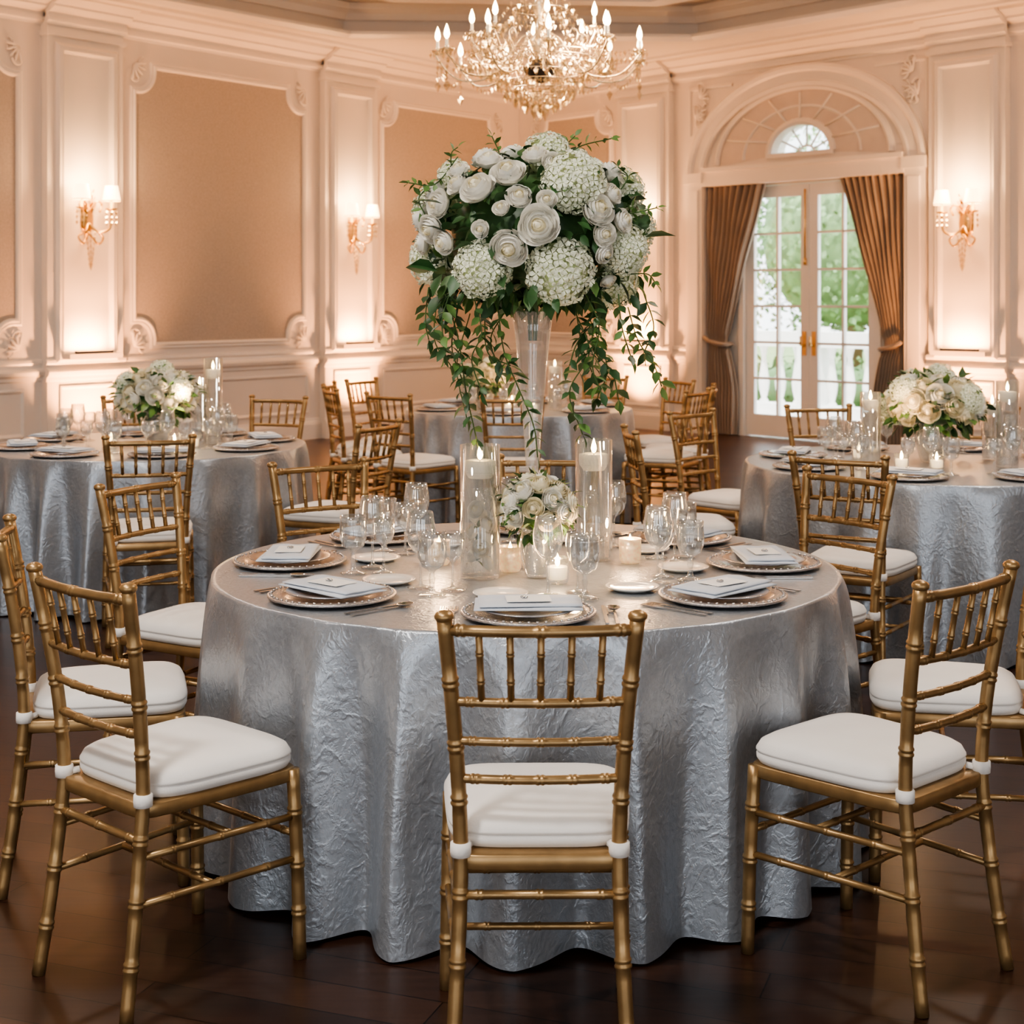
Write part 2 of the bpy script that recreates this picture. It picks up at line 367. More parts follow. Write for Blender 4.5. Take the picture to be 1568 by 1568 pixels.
bt.add(sweep(arc,[(0.0,0),(0.0,0.05),(-0.04,0.06),(-0.06,0.045),(-0.15,0.045),(-0.17,0.07),(-0.21,0.08),(-0.24,0.06),(-0.24,0)]),M_trim,fn=WR,smooth=False)
bt.add(prism(rect(DC-OH,DC+OH,ZT-0.06,ZT+0.12),0,0.08),M_trim,fn=WR,smooth=False)
bt.add(prism(rect(DC-OH,DC+OH,ZT+0.10,ZT+0.15),0,0.11),M_trim,fn=WR,smooth=False)
ty=ell(1.13,0.74,ZT+0.17,36)
bt.add(sweep(ty,[(0.0,0),(0.0,0.03),(-0.03,0.045),(-0.06,0.03),(-0.07,0)]),M_trim,fn=WR,smooth=False)
N=24
o1=ell(1.13,0.74,ZT+0.17,N); i1=ell(FA+0.03,FB+0.03,FZ-0.02,N)
v=[(p[0],0.006,p[1]) for p in o1]+[(p[0],0.006,p[1]) for p in i1]
f=[(i,i+1,N+2+i,N+1+i) for i in range(N)]
bp.add((v,f),M_tymp,fn=WR,smooth=False)
mid=ell(0.78,0.53,FZ-0.03,30)
bt.add(sweep(mid,P_thin),M_trim,fn=WR,smooth=False)
for i in range(1,8):
    a=pi*i/8
    p0=(DC+(FA+.03)*math.cos(a),0.015,FZ+(FB+.03)*math.sin(a)); p1=(DC+1.10*math.cos(a),0.015,ZT+0.17+0.72*math.sin(a))
    bt.add(tube([p0,p1],0.014,6),M_trim,fn=WR)
bt.add(sweep(ell(FA,FB,FZ,24),[(0.03,-0.1),(0.03,0.02),(0,0.04),(-0.04,0.03),(-0.05,0)]),M_trim,fn=WR,smooth=False)
bt.add(prism(rect(DC-FA-.03,DC+FA+.03,FZ-0.04,FZ+0.01),-0.1,0.04),M_trim,fn=WR,smooth=False)
for s in (-1,1):
    for q in range(3): ornament(bt,WR,DC+s*(1.50-0.03*q),3.56+0.12*q,-s,1 if q!=1 else -1,0.24)
    bt.add(sweep([(DC+s*1.58,3.4),(DC+s*1.58,3.93),(DC+s*0.95,3.93)] if s<0 else [(DC+0.95,3.93),(DC+1.58,3.93),(DC+1.58,3.4)],P_thin),M_trim,fn=WR,smooth=False)
bt.obj('trim_right',recalc=True); bp.obj('wallpaper_panels_right',recalc=True)
b=MB()
for u0,u1 in ((0,1.87),(2.71,2.96),(7.04,9.88),(10.72,LR)): rail(b,WR,u0,u1,P_base)
b.obj('baseboard_right',recalc=True)
WW_=Wall((-8,LEndY),(0,-1),(1,0)); WE=Wall((8.5,REndY),(0,-1),(-1,0))
for W,nm,L in ((WW_,'wall_west',LEndY-YB),(WE,'wall_east',REndY-YB)):
    b=MB(); b.add(prism(rect(-0.05,L,0,H+0.02),-0.25,0),M_wall,fn=W,smooth=False)
    b.obj(nm,recalc=True)
    b=MB(); bq=MB()
    rail(b,W,0,L,P_chair); rail(b,W,0,L,P_crown)
    u=1.0
    while u+2.6<L: wallpanel(b,bq,W,u,u+2.4); u+=3.3
    b.obj('trim_'+nm[5:],recalc=True); bq.obj('wallpaper_panels_'+nm[5:],recalc=True)
    b=MB(); rail(b,W,0,L,P_base); b.obj('baseboard_'+nm[5:],recalc=True)
WB=Wall((-8.2,YB),(1,0),(0,1)); LB=16.9  # unseen back wall with windows, added to stripe the cloth folds with light
added_wins=[(1.3,3.7),(5.0,7.4),(9.5,11.9),(13.2,15.6)]
b=MB(); cur=0
for a,c in added_wins:
    b.add(prism(rect(cur,a,0,H+.02),-.25,0),M_wall,fn=WB,smooth=False); cur=c
    b.add(prism(rect(a,c,0,.35),-.25,0),M_wall,fn=WB,smooth=False); b.add(prism(rect(a,c,3.75,H+.02),-.25,0),M_wall,fn=WB,smooth=False)
b.add(prism(rect(cur,LB,0,H+.02),-.25,0),M_wall,fn=WB,smooth=False); b.obj('wall_back',recalc=True)
for i,(a,c) in enumerate(added_wins):  # frames of the added windows behind the camera
    b=MB()
    b.add(sweep(rect(a,c,.35,3.75),[(-.12,0),(-.12,.03),(-.02,.05),(.03,.03),(.03,-.15)],True),M_trim,fn=WB,smooth=False)
    for k in range(1,4): u=a+(c-a)*k/4; b.add(prism(rect(u-.02,u+.02,.35,3.75),-.15,-.10),M_doorpaint,fn=WB,smooth=False)
    for k in range(1,6): z=.35+3.4*k/6; b.add(prism(rect(a,c,z-.015,z+.015),-.15,-.11),M_doorpaint,fn=WB,smooth=False)
    b.obj('window_%d'%(i+2),recalc=True)
b=MB()
b.add(prism([(DC+FA*math.cos(pi*i/20),FZ+FB*math.sin(pi*i/20)) for i in range(21)],-0.13,-0.12),M_pane,fn=WR,smooth=False)
for i in range(1,6):
    a=pi*i/6; b.add(tube([(DC+0.1*math.cos(a),-0.11,FZ+0.08*math.sin(a)),(DC+FA*math.cos(a),-0.11,FZ+FB*math.sin(a))],0.012,6),M_doorpaint,fn=WR)
for (a_,b_) in ((0.11,0.085),(FA-.01,FB-.01)):
    b.add(tube([(DC+a_*math.cos(pi*i/16),-0.11,FZ+b_*math.sin(pi*i/16)) for i in range(17)],0.014,6),M_doorpaint,fn=WR)
b.add(tube([(DC-FA,-0.11,FZ+.01),(DC+FA,-0.11,FZ+.01)],0.016,6),M_doorpaint,fn=WR)
b.obj('window_1')
b=MB(); DH=0.88; DT=2.78
for s in (-1,1):
    a=DC+s*DH; c=DC+s*OH
    b.add(prism(rect(min(a,c),max(a,c),0,ZT),-0.23,-0.14),M_doorpaint,fn=WR,smooth=False)
    b.add(prism(rect(min(a,a+s*0.07),max(a,a+s*0.07),0,DT+0.02),-0.14,-0.10),M_doorpaint,fn=WR,smooth=False)
b.add(prism(rect(DC-DH-.07,DC+DH+.07,DT+0.005,ZT),-0.23,-0.10),M_doorpaint,fn=WR,smooth=False)
b.obj('trim_door_frame',recalc=True)
for di,s in enumerate((-1,1)):
    b=MB(); u0,u1=(DC-DH+0.005,DC-0.004) if s<0 else (DC+0.004,DC+DH-0.005)
    st=0.11; n0,n1=-0.20,-0.15
    R=lambda a,c,z0,z1,m=M_doorpaint,q0=n0,q1=n1:b.add(prism(rect(a,c,z0,z1),q0,q1),m,fn=WR,smooth=False)
    R(u0,u0+st,0.01,DT); R(u1-st,u1,0.01,DT); R(u0+st,u1-st,0.01,0.25); R(u0+st,u1-st,DT-0.13,DT)
    uu0,uu1,z0,z1=u0+st,u1-st,0.25,DT-0.13
    R((uu0+uu1)/2-0.014,(uu0+uu1)/2+0.014,z0,z1)
    for i in range(1,6):
        z=z0+(z1-z0)*i/6; R(uu0,uu1,z-0.013,z+0.013)
    R(uu0,uu1,z0,z1,M_pane,-0.178,-0.172)
    uh=u1-0.06 if s<0 else u0+0.06
    R(uh-0.025,uh+0.025,0.92,1.18,M_brass,-0.15,-0.14)
    b.add(tube([(uh,-0.14,1.03),(uh,-0.09,1.03),(uh,-0.08,1.03),(uh,-0.08,1.13)],0.012,8),M_brass,fn=WR)
    if s<0:
        b.add(tube([(uh+0.02,-0.13,1.95),(uh+0.02,-0.13,2.72)],0.010,8),M_brass,fn=WR)
        b.add(tube([(uh+0.02,-0.13,1.9),(uh+0.02,-0.13,1.97)],0.02,8),M_brass,fn=WR)
    b.obj('door_%d'%(di+1),recalc=True)
def curtain(s):
    b=MB(); ou=DC+s*(OH-0.03); NZ=46; NU=90; v=[];f=[]
    for i in range(NZ+1):
        z=2.79*(1-i/NZ)+0.01; 
        zt=1.05
        if z>zt: t=(z-zt)/(2.8-zt); w=0.26+0.54*(t**1.1)
        else: t=(zt-z)/zt; w=0.26+0.13*min(1,t*2.2)**0.7
        for j in range(NU+1):
            q=j/NU; am=0.045*min(1,w/0.5)+0.012
            ph=q*2*pi*9+0.6*math.sin(q*7+s)
            n=0.0+am*math.sin(ph)+0.01*math.sin(z*6+q*9)
            if abs(z-zt)<0.08: n*=0.5
            v.append((ou-s*w*q,n-0.03,z))
    for i in range(NZ):
        for j in range(NU): a=i*(NU+1)+j; f.append((a,a+1,a+NU+2,a+NU+1))
    b.add((v,f),M_curt,fn=WR)
    pts=[(ou,0.06,1.10),(ou-s*0.1,0.07,1.05),(ou-s*0.26,0.06,1.02),(ou-s*0.30,-0.03,1.02),(ou-s*0.26,-0.10,1.02),(ou-s*0.1,-0.11,1.05),(ou,-0.10,1.10)]
    b.add(tube(catmull(pts,4),0.024,8),M_curt,fn=WR)
    b.obj('curtain')
curtain(-1); curtain(1)
b=MB(); b.add(tube([(DC-OH+0.002,-0.03,2.815),(DC+OH-0.002,-0.03,2.815)],0.014,10),M_brass,fn=WR); b.obj('curtain_rod')

# exterior
b=MB()
b.add(prism(rect(-2,12,-0.12,-0.02),-3.6,-0.26),M_stone,fn=WR,smooth=False); b.obj('terrace_floor',recalc=True)
b=MB()
b.add(prism(rect(0,9.5,0.90,1.10),-3.14,-2.83),M_stone,fn=WR,smooth=False)
b.add(prism(rect(0,9.5,-0.02,0.14),-3.14,-2.83),M_stone,fn=WR,smooth=False)
bal=lathe([(0.06,0.12),(0.06,0.17),(0.035,0.2),(0.065,0.32),(0.075,0.42),(0.05,0.58),(0.03,0.75),(0.045,0.84),(0.06,0.88),(0.06,0.95)],12)
for i in range(34):
    if i%8==0: b.add(prism(rect(0.05+i*0.28,0.33+i*0.28,0,1.16),-3.16,-2.81),M_stone,fn=WR,smooth=False)
    else: b.add(bal,M_stone,fn=lambda p,i=i:WR((p[0]+0.2+i*0.28,p[1]-2.985,p[2])))
b.obj('terrace_balustrade',recalc=True)
def foliage(b,m,n,s,flat=1.0,size=.10,seedv=(0,0,0),c=(0,0,0),sx=1):
    tv=[];tf=[]
    for i in range(n):
        d=Vector((random.gauss(0,1),random.gauss(0,1),random.gauss(0,1))).normalized()
        r=s*(0.55+0.45*random.random())*(0.8+0.35*noise.noise(d*2.5+Vector(seedv)))
        p=Vector(c)+Vector((d.x*r,d.y*r,d.z*r*flat))
        e=Vector((random.gauss(0,1),random.gauss(0,1),random.gauss(0,1))).normalized()*size; g=e.cross(d)
        g=g.normalized()*size*.7 if g.length>1e-3 else Vector((0.07,0,0))
        if p.z<-0.35: continue
        o=len(tv); tv+= [p-e,p+g,p+e,p-g]; tf.append((o,o+1,o+2,o+3))
    b.add((tv,tf),m,smooth=False)
b=MB()
for i in range(16):
    c=WR((-2+i*1.0,-5.6,0.1)); foliage(b,M_hedge,420,.85,.7,.09,(i,0,0),c)
    b.add(lathe([(math.sin(pi*k/8)*.6+1e-4,-math.cos(pi*k/8)*.42) for k in range(9)],12),M_hedge,Matrix.Translation(c))
b.obj('garden_hedge')
b=MB(); b.add(([(-40,10,-0.45),(60,10,-0.45),(60,80,-0.45),(-40,80,-0.45)],[(0,1,2,3)]),M_grass,smooth=False)
b.obj('lawn_ground')
sphere8=lathe([(math.sin(pi*i/8)+1e-4,-math.cos(pi*i/8)) for i in range(9)],14)
for (u,n,s,hh) in ((1.5,-15,3.2,3.0),(5,-18,3.6,3.4),(-3,-18,4.5,3.2),(9.0,-16,3.4,2.8),(2.8,-24,5,4.5),(-8,-18,4,3)):
    b=MB(); cx,cy,_=WR((u,n,0))
    b.add(tube([(cx,cy,-0.5),(cx+0.1,cy,hh*0.5),(cx,cy,hh)],[0.3,0.2,0.12],8),M_wood)
    b.add(sphere8,M_tree,Matrix.Translation((cx,cy,hh))@Matrix.Scale(s*.55,4))
    foliage(b,M_tree,5200,s,.95,.10,(u,n,0),(cx,cy,hh)); b.obj('garden_tree')

# ------------------------------------------------------------ chair
def bam(b,P,r,rings,m=M_gold,seg=10,cuts=5):
    P=[Vector(p) for p in P]
    if len(P)>2: P=catmull(P,cuts)
    L=[0]
    for i in range(1,len(P)): L.append(L[-1]+(P[i]-P[i-1]).length)
    T=L[-1]
    def at(s):
        s=max(0,min(T,s))
        for i in range(1,len(L)):
            if s<=L[i]+1e-9:
                k=(s-L[i-1])/max(1e-9,L[i]-L[i-1]); return P[i-1].lerp(P[i],k)
        return P[-1]
    S=[(s,r) for s in L]
    e=min(r*0.5,.006)
    R=[]
    for t in rings: R.append(t*T)
    S=[q for q in S if all(abs(q[0]-c)>e*2.4 for c in R)]
    for c in R: S+=[(c-2.0*e,r*.97),(c-1.4*e,r*1.14),(c-0.7*e,r*1.16),(c-0.2*e,r*1.03),(c+0.2*e,r*1.03),(c+0.7*e,r*1.16),(c+1.4*e,r*1.14),(c+2.0*e,r*.97)]
    S=sorted(q for q in S if -1e-6<=q[0]<=T+1e-6)
    b.add(tube([at(s) for s,_ in S],[q for _,q in S],seg),m)
def make_chair():
    b=MB()
    for s in (-1,1):
        bam(b,[(s*.176,-.055,0),(s*.166,-.03,.17),(s*.158,-.008,.36),(s*.157,0,.47),(s*.163,-.010,.62),(s*.175,-.032,.78),(s*.188,-.058,.925)],.0152,[.12,.26,.40,.60,.72,.86],seg=12)
        b.add(lathe([(0.0152,-.004),(.0185,0),(.0195,.006),(.016,.012),(.008,.016),(0,.017)],12),M_gold,Matrix.Translation((s*.188,-.058,.925)))
        bam(b,[(s*.198,.405,0),(s*.195,.40,.22),(s*.190,.39,.445)],.0158,[.25,.5,.78],seg=12)
        bam(b,[(s*.160,-.012,.335),(s*.193,.395,.335)],.0085,[.2,.5,.8]); bam(b,[(s*.163,-.02,.235),(s*.194,.398,.235)],.0085,[.2,.5,.8])
        b.add(lathe([(.0155,-.014),(.0205,-.013),(.021,0),(.0205,.013),(.0155,.014)],14),M_cush,Matrix.Translation((s*.157,0,.458)))
        b.add(tube([(s*.157,0,.452),(s*.14,.03,.458)],.008,6),M_cush)
    def cr(z,y,h,bow,r,rings): bam(b,[(-h,y,z),(-h*.5,y-bow*.75,z),(0,y-bow,z),(h*.5,y-bow*.75,z),(h,y,z)],r,rings)
    cr(.902,-.052,.185,.022,.0115,[.08,.5,.92])
    cr(.757,-.028,.172,.018,.0095,[.1,.3,.5,.7,.9])
    cr(.677,-.017,.166,.016,.0088,[.1,.3,.5,.7,.9])
    cr(.600,-.008,.160,.014,.0095,[.1,.3,.5,.7,.9])
    for i in range(5):
        x=-.115+.0575*i; bw=1-(x/.18)**2
        bam(b,[(x*1.05,-.052-.022*bw,.900),(x,-.028-.018*bw,.757)],.0072,[.3,.7],seg=8)
    bam(b,[(-.158,-.008,.370),(.158,-.008,.370)],.0095,[.12,.5,.88])
    bam(b,[(-.195,.398,.29),(.195,.398,.29)],.0085,[.12,.5,.88])
    bam(b,[(-.175,.17,.235),(.175,.17,.235)],.0080,[.2,.5,.8])
    bam(b,[(-.178,.22,.335),(.178,.22,.335)],.0080,[.2,.5,.8])
    def outline(k,hb,hf,y0,y1,ex=.32,n=56):
        P=[]
        for i in range(n):
            t=2*pi*i/n; c,s=math.cos(t),math.sin(t)
            x=math.copysign(abs(c)**ex,c); y=math.copysign(abs(s)**ex,s)
            yy=(y0+y1)/2+(y1-y0)/2*y*k; w=hb+(hf-hb)*((yy-y0)/(y1-y0)); P.append((x*w*k,yy))
        return P
    def stack(rows,hb,hf,y0,y1,m,ex=.32):
        v=[];f=[];n=56
        for k,z in rows: v+=[(x,y,z) for x,y in outline(k,hb,hf,y0,y1,ex)]
        for i in range(len(rows)-1):
            for j in range(n): j2=(j+1)%n; f.append((i*n+j,i*n+j2,(i+1)*n+j2,(i+1)*n+j))
        f.append(tuple(range(n))[::-1]); f.append(tuple((len(rows)-1)*n+j for j in range(n)))
        b.add((v,f),m)
    stack([(.80,.418),(.99,.418),(1.0,.421),(1.0,.446),(.985,.449),(.8,.449)],.172,.203,-.012,.412,M_gold,.22)
    stack([(.90,.449),(.975,.452),(1.0,.462),(1.003,.471),(.99,.475),(.992,.478),(1.006,.480),(1.004,.484),(.99,.489),(.965,.499),(.90,.507),(.75,.513),(.5,.517),(.2,.519),(.05,.519)],.180,.208,.018,.418,M_cush,.40)
    return b.mesh('chiavari_chair')
CH=make_chair()
def chair(x,y,tx,ty,d=0.0):
    a=math.atan2(ty-y,tx-x)+d
    ox=x+0.05*math.cos(a); oy=y+0.05*math.sin(a)
    place(CH,'chiavari_chair',(ox,oy,0.001),a-pi/2)

# ------------------------------------------------------------ table + cloth
def make_cloth(R,seed,nf=20,flare=.022,amp=.05):
    rnd=random.Random(seed); N=600; rows=[]
    Z=0.762
    for r in (0.02,0.15,0.3,0.45,0.6,0.75,0.88,0.96,0.985): rows.append(('t',r))
    for s in [0,.004,.012,.025,.04,.06,.09,.12,.16,.20,.24,.28,.33,.38,.43,.48,.53,.58,.63,.68,.73,.78,.83,.88,.92,.96,1.0]: rows.append(('s',s))
    ph=[rnd.random()*6.28 for _ in range(8)]
    v=[];f=[]
    for kind,s in rows:
        for j in range(N):
            th=2*pi*j/N
            if kind=='t': r=R*s; z=Z
            else:
                w=nf*th+1.0*math.sin(2*th+ph[0])+0.9*math.sin(3*th+ph[1])+0.6*math.sin(5*th+ph[2])+.25*s*math.sin(4*th+ph[6])
                g=1-abs(math.sin(w/2))**1.2*2
                g=math.cos(w)*.65+g*.35
                am=amp*(0.9+0.28*math.sin(4*th+ph[4])+.15*math.sin(7*th+ph[7]))
                A=am*min(1,(s*1.15)**0.55)
                rr=R+0.008*(1-math.exp(-s*60))+flare*s
                r=rr+A*g+0.006*math.sin(2*w+ph[3]+3*s)*s+0.0025*math.sin(37*th+7*s+ph[5])*s
                z=Z-0.012*(1-math.exp(-s*80))-(Z-0.012-0.006)*s
                if s>0.9: z+=0.012*(s-.9)*10*(0.5-0.5*g)
            v.append((r*math.cos(th),r*math.sin(th),z))
    for i in range(len(rows)-1):
        for j in range(N): j2=(j+1)%N; f.append((i*N+j,(i+1)*N+j,(i+1)*N+j2,i*N+j2))
    f.append(tuple(range(N)))
    b=MB(); b.add((v,f),M_cloth); return b.mesh('tablecloth')
def make_frame(R):
    R-=.05
    b=MB(); b.add(lathe([(0,.728),(R-.01,.728),(R-.002,.735),(R-.002,.752),(R-.008,.757),(0,.757)],48),M_wood)
    b.add(lathe([(0.05,.728),(.045,.5),(.05,.15),(.08,.08)],16),M_dark)
    for i in range(4):
        a=i*pi/2+.4; c,s=math.cos(a),math.sin(a)
        b.add(tube([(.04*c,.04*s,.12),(.25*c,.25*s,.07),(.45*c,.45*s,.02)],[.03,.025,.02],8),M_dark)
    return b.mesh('table_frame')
def table(x,y,R,seed,rot=0,nf=20):
    e=empty('banquet_table',(x,y,0),rot)
    place(make_cloth(R,seed,nf),'tablecloth',(0,0,0),0,parent=e); place(make_frame(R),'table_frame',(0,0,0),0,parent=e)
T1=(0.04,4.49,0.903); T2=(-1.95,8.2,0.84); T3=(2.02,7.3,0.90); T4=(0.05,10.9,0.80)
table(*T1,1,rot=0.1,nf=22); table(*T2,2,rot=.6); table(*T3,3,rot=1.0); table(*T4,4,rot=1.7)
TZ=0.763

chairs1=[(0.056,2.99),(-.95,3.40),(1.01,3.43),(-1.355,4.13),(1.45,4.17),(-1.25,5.17),(1.18,5.41),(-.72,5.76),(.14,5.96)]
for x,y in chairs1: chair(x,y,T1[0],T1[1])
for x,y in ((-1.61,6.82),(-.66,7.55),(-3.05,7.3),(-3.15,8.75),(-1.45,9.52),(-2.35,9.56)): chair(x,y,T2[0],T2[1])
for x,y in ((1.28,6.02),(.56,7.2),(.98,8.33),(1.75,8.76),(2.65,8.65),(3.35,7.9)): chair(x,y,T3[0],T3[1])
for a in (200,232,268,330,352,28,60,95,150,175):
    r=1.36; chair(T4[0]+r*math.cos(math.radians(a)),T4[1]+r*math.sin(math.radians(a)),T4[0],T4[1])

# ------------------------------------------------------------ tableware
def lm(prof,m,name,seg=24):
    b=MB(); b.add(lathe(prof,seg),m); return b.mesh(name)
G_wine=lm([(0,.002),(.034,.0015),(.036,.003),(.02,.006),(.006,.012),(.0038,.03),(.0038,.085),(.007,.095),(.022,.105),(.034,.122),(.040,.145),(.040,.165),(.036,.19),(.033,.208),(.0322,.208),(.035,.19),(.0388,.165),(.0388,.146),(.033,.124),(.02,.108),(0,.101)],M_glass,'wine_glass')
G_water=lm([(0,.002),(.036,.0015),(.038,.003),(.02,.007),(.009,.012),(.006,.03),(.009,.045),(.006,.06),(.012,.068),(.030,.078),(.038,.100),(.039,.125),(.037,.150),(.038,.165),(.0368,.165),(.0358,.150),(.0378,.125),(.0365,.101),(.028,.080),(0,.072)],M_glass,'water_goblet')
G_small=lm([(0,.002),(.032,.0015),(.033,.003),(.015,.006),(.005,.012),(.0035,.03),(.0035,.07),(.008,.08),(.024,.092),(.031,.112),(.032,.135),(.030,.158),(.0292,.158),(.031,.135),(.0298,.113),(.022,.094),(0,.084)],M_glass,'white_wine_glass')
b=MB(); b.add(lathe([(0,.006),(.10,.006),(.118,.008),(.128,.011),(.133,.013)],48),M_charger); b.add(lathe([(.133,.013),(.150,.015),(.163,.016),(.168,.0145),(.168,.010),(.150,.004),(.11,0),(0,0)],48),M_rimrose)
for i in range(48):
    a=2*pi*i/48; b.add(lathe([(0,0),(.004,.001),(.0045,.003),(.003,.005),(0,.006)],6),M_charger,Matrix.Translation((.158*math.cos(a),.158*math.sin(a),.014)))
CHG=b.mesh('charger_plate')
b=MB(); b.add(lathe([(0,.0165),(.07,.0165),(.09,.020),(.118,.024),(.121,.023),(.118,.020),(.085,.0145),(0,.0145)],48),M_charger); DPL=b.mesh('dinner_plate')
BPL=lm([(0,.004),(.045,.004),(.055,.007),(.072,.013),(.074,.012),(.07,.009),(.05,.0),(0,0)],M_china,'bread_plate',36)
def napkin():
    b=MB()
    def sheet(w,h,z0,z1,ox,oy,rot,pu):
        nx,ny=14,10; v=[];f=[]
        for sgn in (1,0):
            for i in range(nx+1):
                for j in range(ny+1):
                    x=-w/2+w*i/nx; y=-h/2+h*j/ny; ed=min(i,nx-i,j,ny-j)
                    th=(z1-z0)*(0.5 if ed==0 else 1)
                    zz=(z0+z1)/2+(th/2 if sgn else -th/2)+ (pu*math.sin(i*.8+j*.5) if sgn else 0)
                    c,s=math.cos(rot),math.sin(rot); v.append((ox+x*c-y*s,oy+x*s+y*c,zz))
        K=(nx+1)*(ny+1)
        for i in range(nx):
            for j in range(ny):
                a=i*(ny+1)+j; f.append((a,a+ny+1,a+ny+2,a+1)); f.append((K+a,K+a+1,K+a+ny+2,K+a+ny+1))
        for i in range(nx):
            a=i*(ny+1); f.append((a,K+a,K+a+ny+1,a+ny+1)); a+=ny; f.append((a,a+ny+1,K+a+ny+1,K+a))
        for j in range(ny): f.append((j,j+1,K+j+1,K+j)); a=nx*(ny+1)+j; f.append((a,K+a,K+a+1,a+1))
        b.add((v,f),M_napkin)
    sheet(.150,.265,.0255,.033,0,0,0,.0010); sheet(.140,.252,.0335,.040,.004,-.003,.05,.0013)
    return b.mesh('folded_napkin')
NAP=napkin()
b=MB(); b.add(box(-.038,.038,-.055,.055,.0425,.0440),M_card,smooth=False)
for i in range(5):
    a=i*2*pi/5; b.add(tube([(0,.01,.0455),(.009*math.cos(a),.01+.009*math.sin(a),.0475)],[.004,.0025],6),M_charger)
CARD=b.mesh('menu_card')
def flat(poly,z0,z1,m,b):
    v,f=prism(poly,0,1); b.add(([(p[0],p[2],z0 if p[1]==0 else z1) for p in v],f),m,smooth=False)
b=MB(); flat([(-.004,-.10),(.004,-.10),(.005,-.03),(.004,.0),(.009,.01),(.0095,.08),(.004,.108),(-.004,.11),(-.004,0),(-.005,-.03)],.001,.0045,M_silver,b); KN=b.mesh('dinner_knife')
b=MB(); flat([(-.005,-.10),(.005,-.10),(.0035,-.02),(.003,.03),(.010,.05),(.011,.062),(-.011,.062),(-.010,.05),(-.003,.03),(-.0035,-.02)],.001,.004,M_silver,b)
for i in range(4): x=-.0093+.0062*i; flat([(x-.0013,.06),(x+.0013,.06),(x+.0007,.10),(x-.0007,.10)],.001,.004,M_silver,b)
FK=b.mesh('dinner_fork')
b=MB(); flat([(-.005,-.10),(.005,-.10),(.003,-.02),(.003,.05),(-.003,.05),(-.003,-.02)],.001,.004,M_silver,b)
b.add(lathe([(0,-.004),(.010,-.002),(.017,.003),(.018,.004),(.016,.003),(.009,-.001),(0,-.003)],18),M_silver,Matrix.Translation((0,.07,.005))@Matrix.Diagonal((1,1.4,1,1))); SPN=b.mesh('dessert_spoon')

def setting(T,ang,full=True):
    a=math.radians(ang); r=T[2]-.205
    o=Vector((math.cos(a),math.sin(a))); t=Vector((-o.y,o.x))
    c=Vector((T[0],T[1]))
    def at(ro,to,z=TZ): p=c+o*(r+ro)+t*to; return (p.x,p.y,z)
    rot=a+pi/2
    place(CHG,'charger_plate',at(0,0),rot); place(DPL,'dinner_plate',at(0,0),rot)
    j=random.uniform(-.12,.12)
    place(NAP,'folded_napkin',at(0,0),rot+pi/2+j); place(CARD,'menu_card',at(0,0,TZ),rot+pi/2+j+random.uniform(-.1,.1))
    if full:
        place(G_wine,'wine_glass',at(-.255,.055)); place(G_water,'water_goblet',at(-.215,.150)); place(G_small,'white_wine_glass',at(-.30,.135))
        place(BPL,'bread_plate',at(-.245,-.07))
        place(KN,'dinner_knife',at(0,.190),rot); place(SPN,'dessert_spoon',at(0,.215),rot)
        place(FK,'dinner_fork',at(0,-.186),rot); place(FK,'dinner_fork',at(.0,-.211),rot)
    else:
        place(G_wine,'wine_glass',at(-.215,.055)); place(G_water,'water_goblet',at(-.195,.145)); place(G_small,'white_wine_glass',at(-.21,-.045))
for a in (270,223,176,132,88,44,1,317): setting(T1,a)
for T in (T2,T3): 
    for k in range(8): setting(T,k*45+20,full=False)
for k in range(6): setting(T4,k*60+20,full=False)

# ------------------------------------------------------------ flora templates
def leaf_t(w=0.28):
    v=[(0,0,0),(-w*.75,.3,.06),(0,.3,0),(w*.75,.3,.06),(-w*.8,.6,.05),(0,.62,-.02),(w*.8,.6,.05),(0,1,-.10)]
    f=[(0,2,1),(0,3,2),(1,2,5,4),(2,3,6,5),(4,5,7),(5,6,7)]
    return v,f
LEAF=leaf_t(.30)
def rose_t():
    out=[];inn=[]
    rv=random.Random(3)
    def petal(a0,w,c,h,q,curl,tilt,nn=6):
        v=[];f=[]
        for i in range(nn):
            t=i/(nn-1)
            for j in range(nn):
                u=-1+2*j/(nn-1); ww=w*(0.45+0.55*math.sin(min(1,t*1.3)*pi/2))*(1-0.25*t**8)
                a=a0+u*ww
                rr=c*((1-t)**2*.35+2*t*(1-t)*1.22+t*t*q)*(1+0.06*u*tilt)+curl*max(0,t-.75)*1.1*(1-.3*u*u)
                z=-.62+h*t-curl*max(0,t-.8)*1.1-0.09*u*u*t*t*h
                v.append((rr*math.cos(a),rr*math.sin(a),z))
        for i in range(nn-1):
            for j in range(nn-1): k=i*nn+j; f.append((k,k+1,k+nn+1,k+nn))
        return v,f
    for n,c,h,q,cu,w,tgt in ((3,.16,1.20,.35,.0,1.3,inn),(3,.28,1.20,.60,.0,1.15,inn),(4,.40,1.17,.75,.03,.95,inn),(4,.52,1.12,.86,.08,.98,out),(5,.65,1.03,.95,.16,.82,out),(5,.78,.90,1.0,.26,.82,out),(6,.90,.72,1.04,.36,.70,out)):
        o=rv.random()*6
        for k in range(n): tgt.append(petal(o+2*pi*k/n+rv.uniform(-.12,.12),w,c,h*rv.uniform(.97,1.02),q,cu,rv.choice((-1,1))))
    return out,inn
ROUT,RIN=rose_t()
RCORE=lathe([(.0,-.6),(.35,-.45),(.42,-.1),(.33,.25),(.16,.48),(.05,.54),(0,.55)],12)
RCUP=lathe([(.0,-.6),(.5,-.45),(.72,-.15),(.60,.05),(.3,.15)],12)
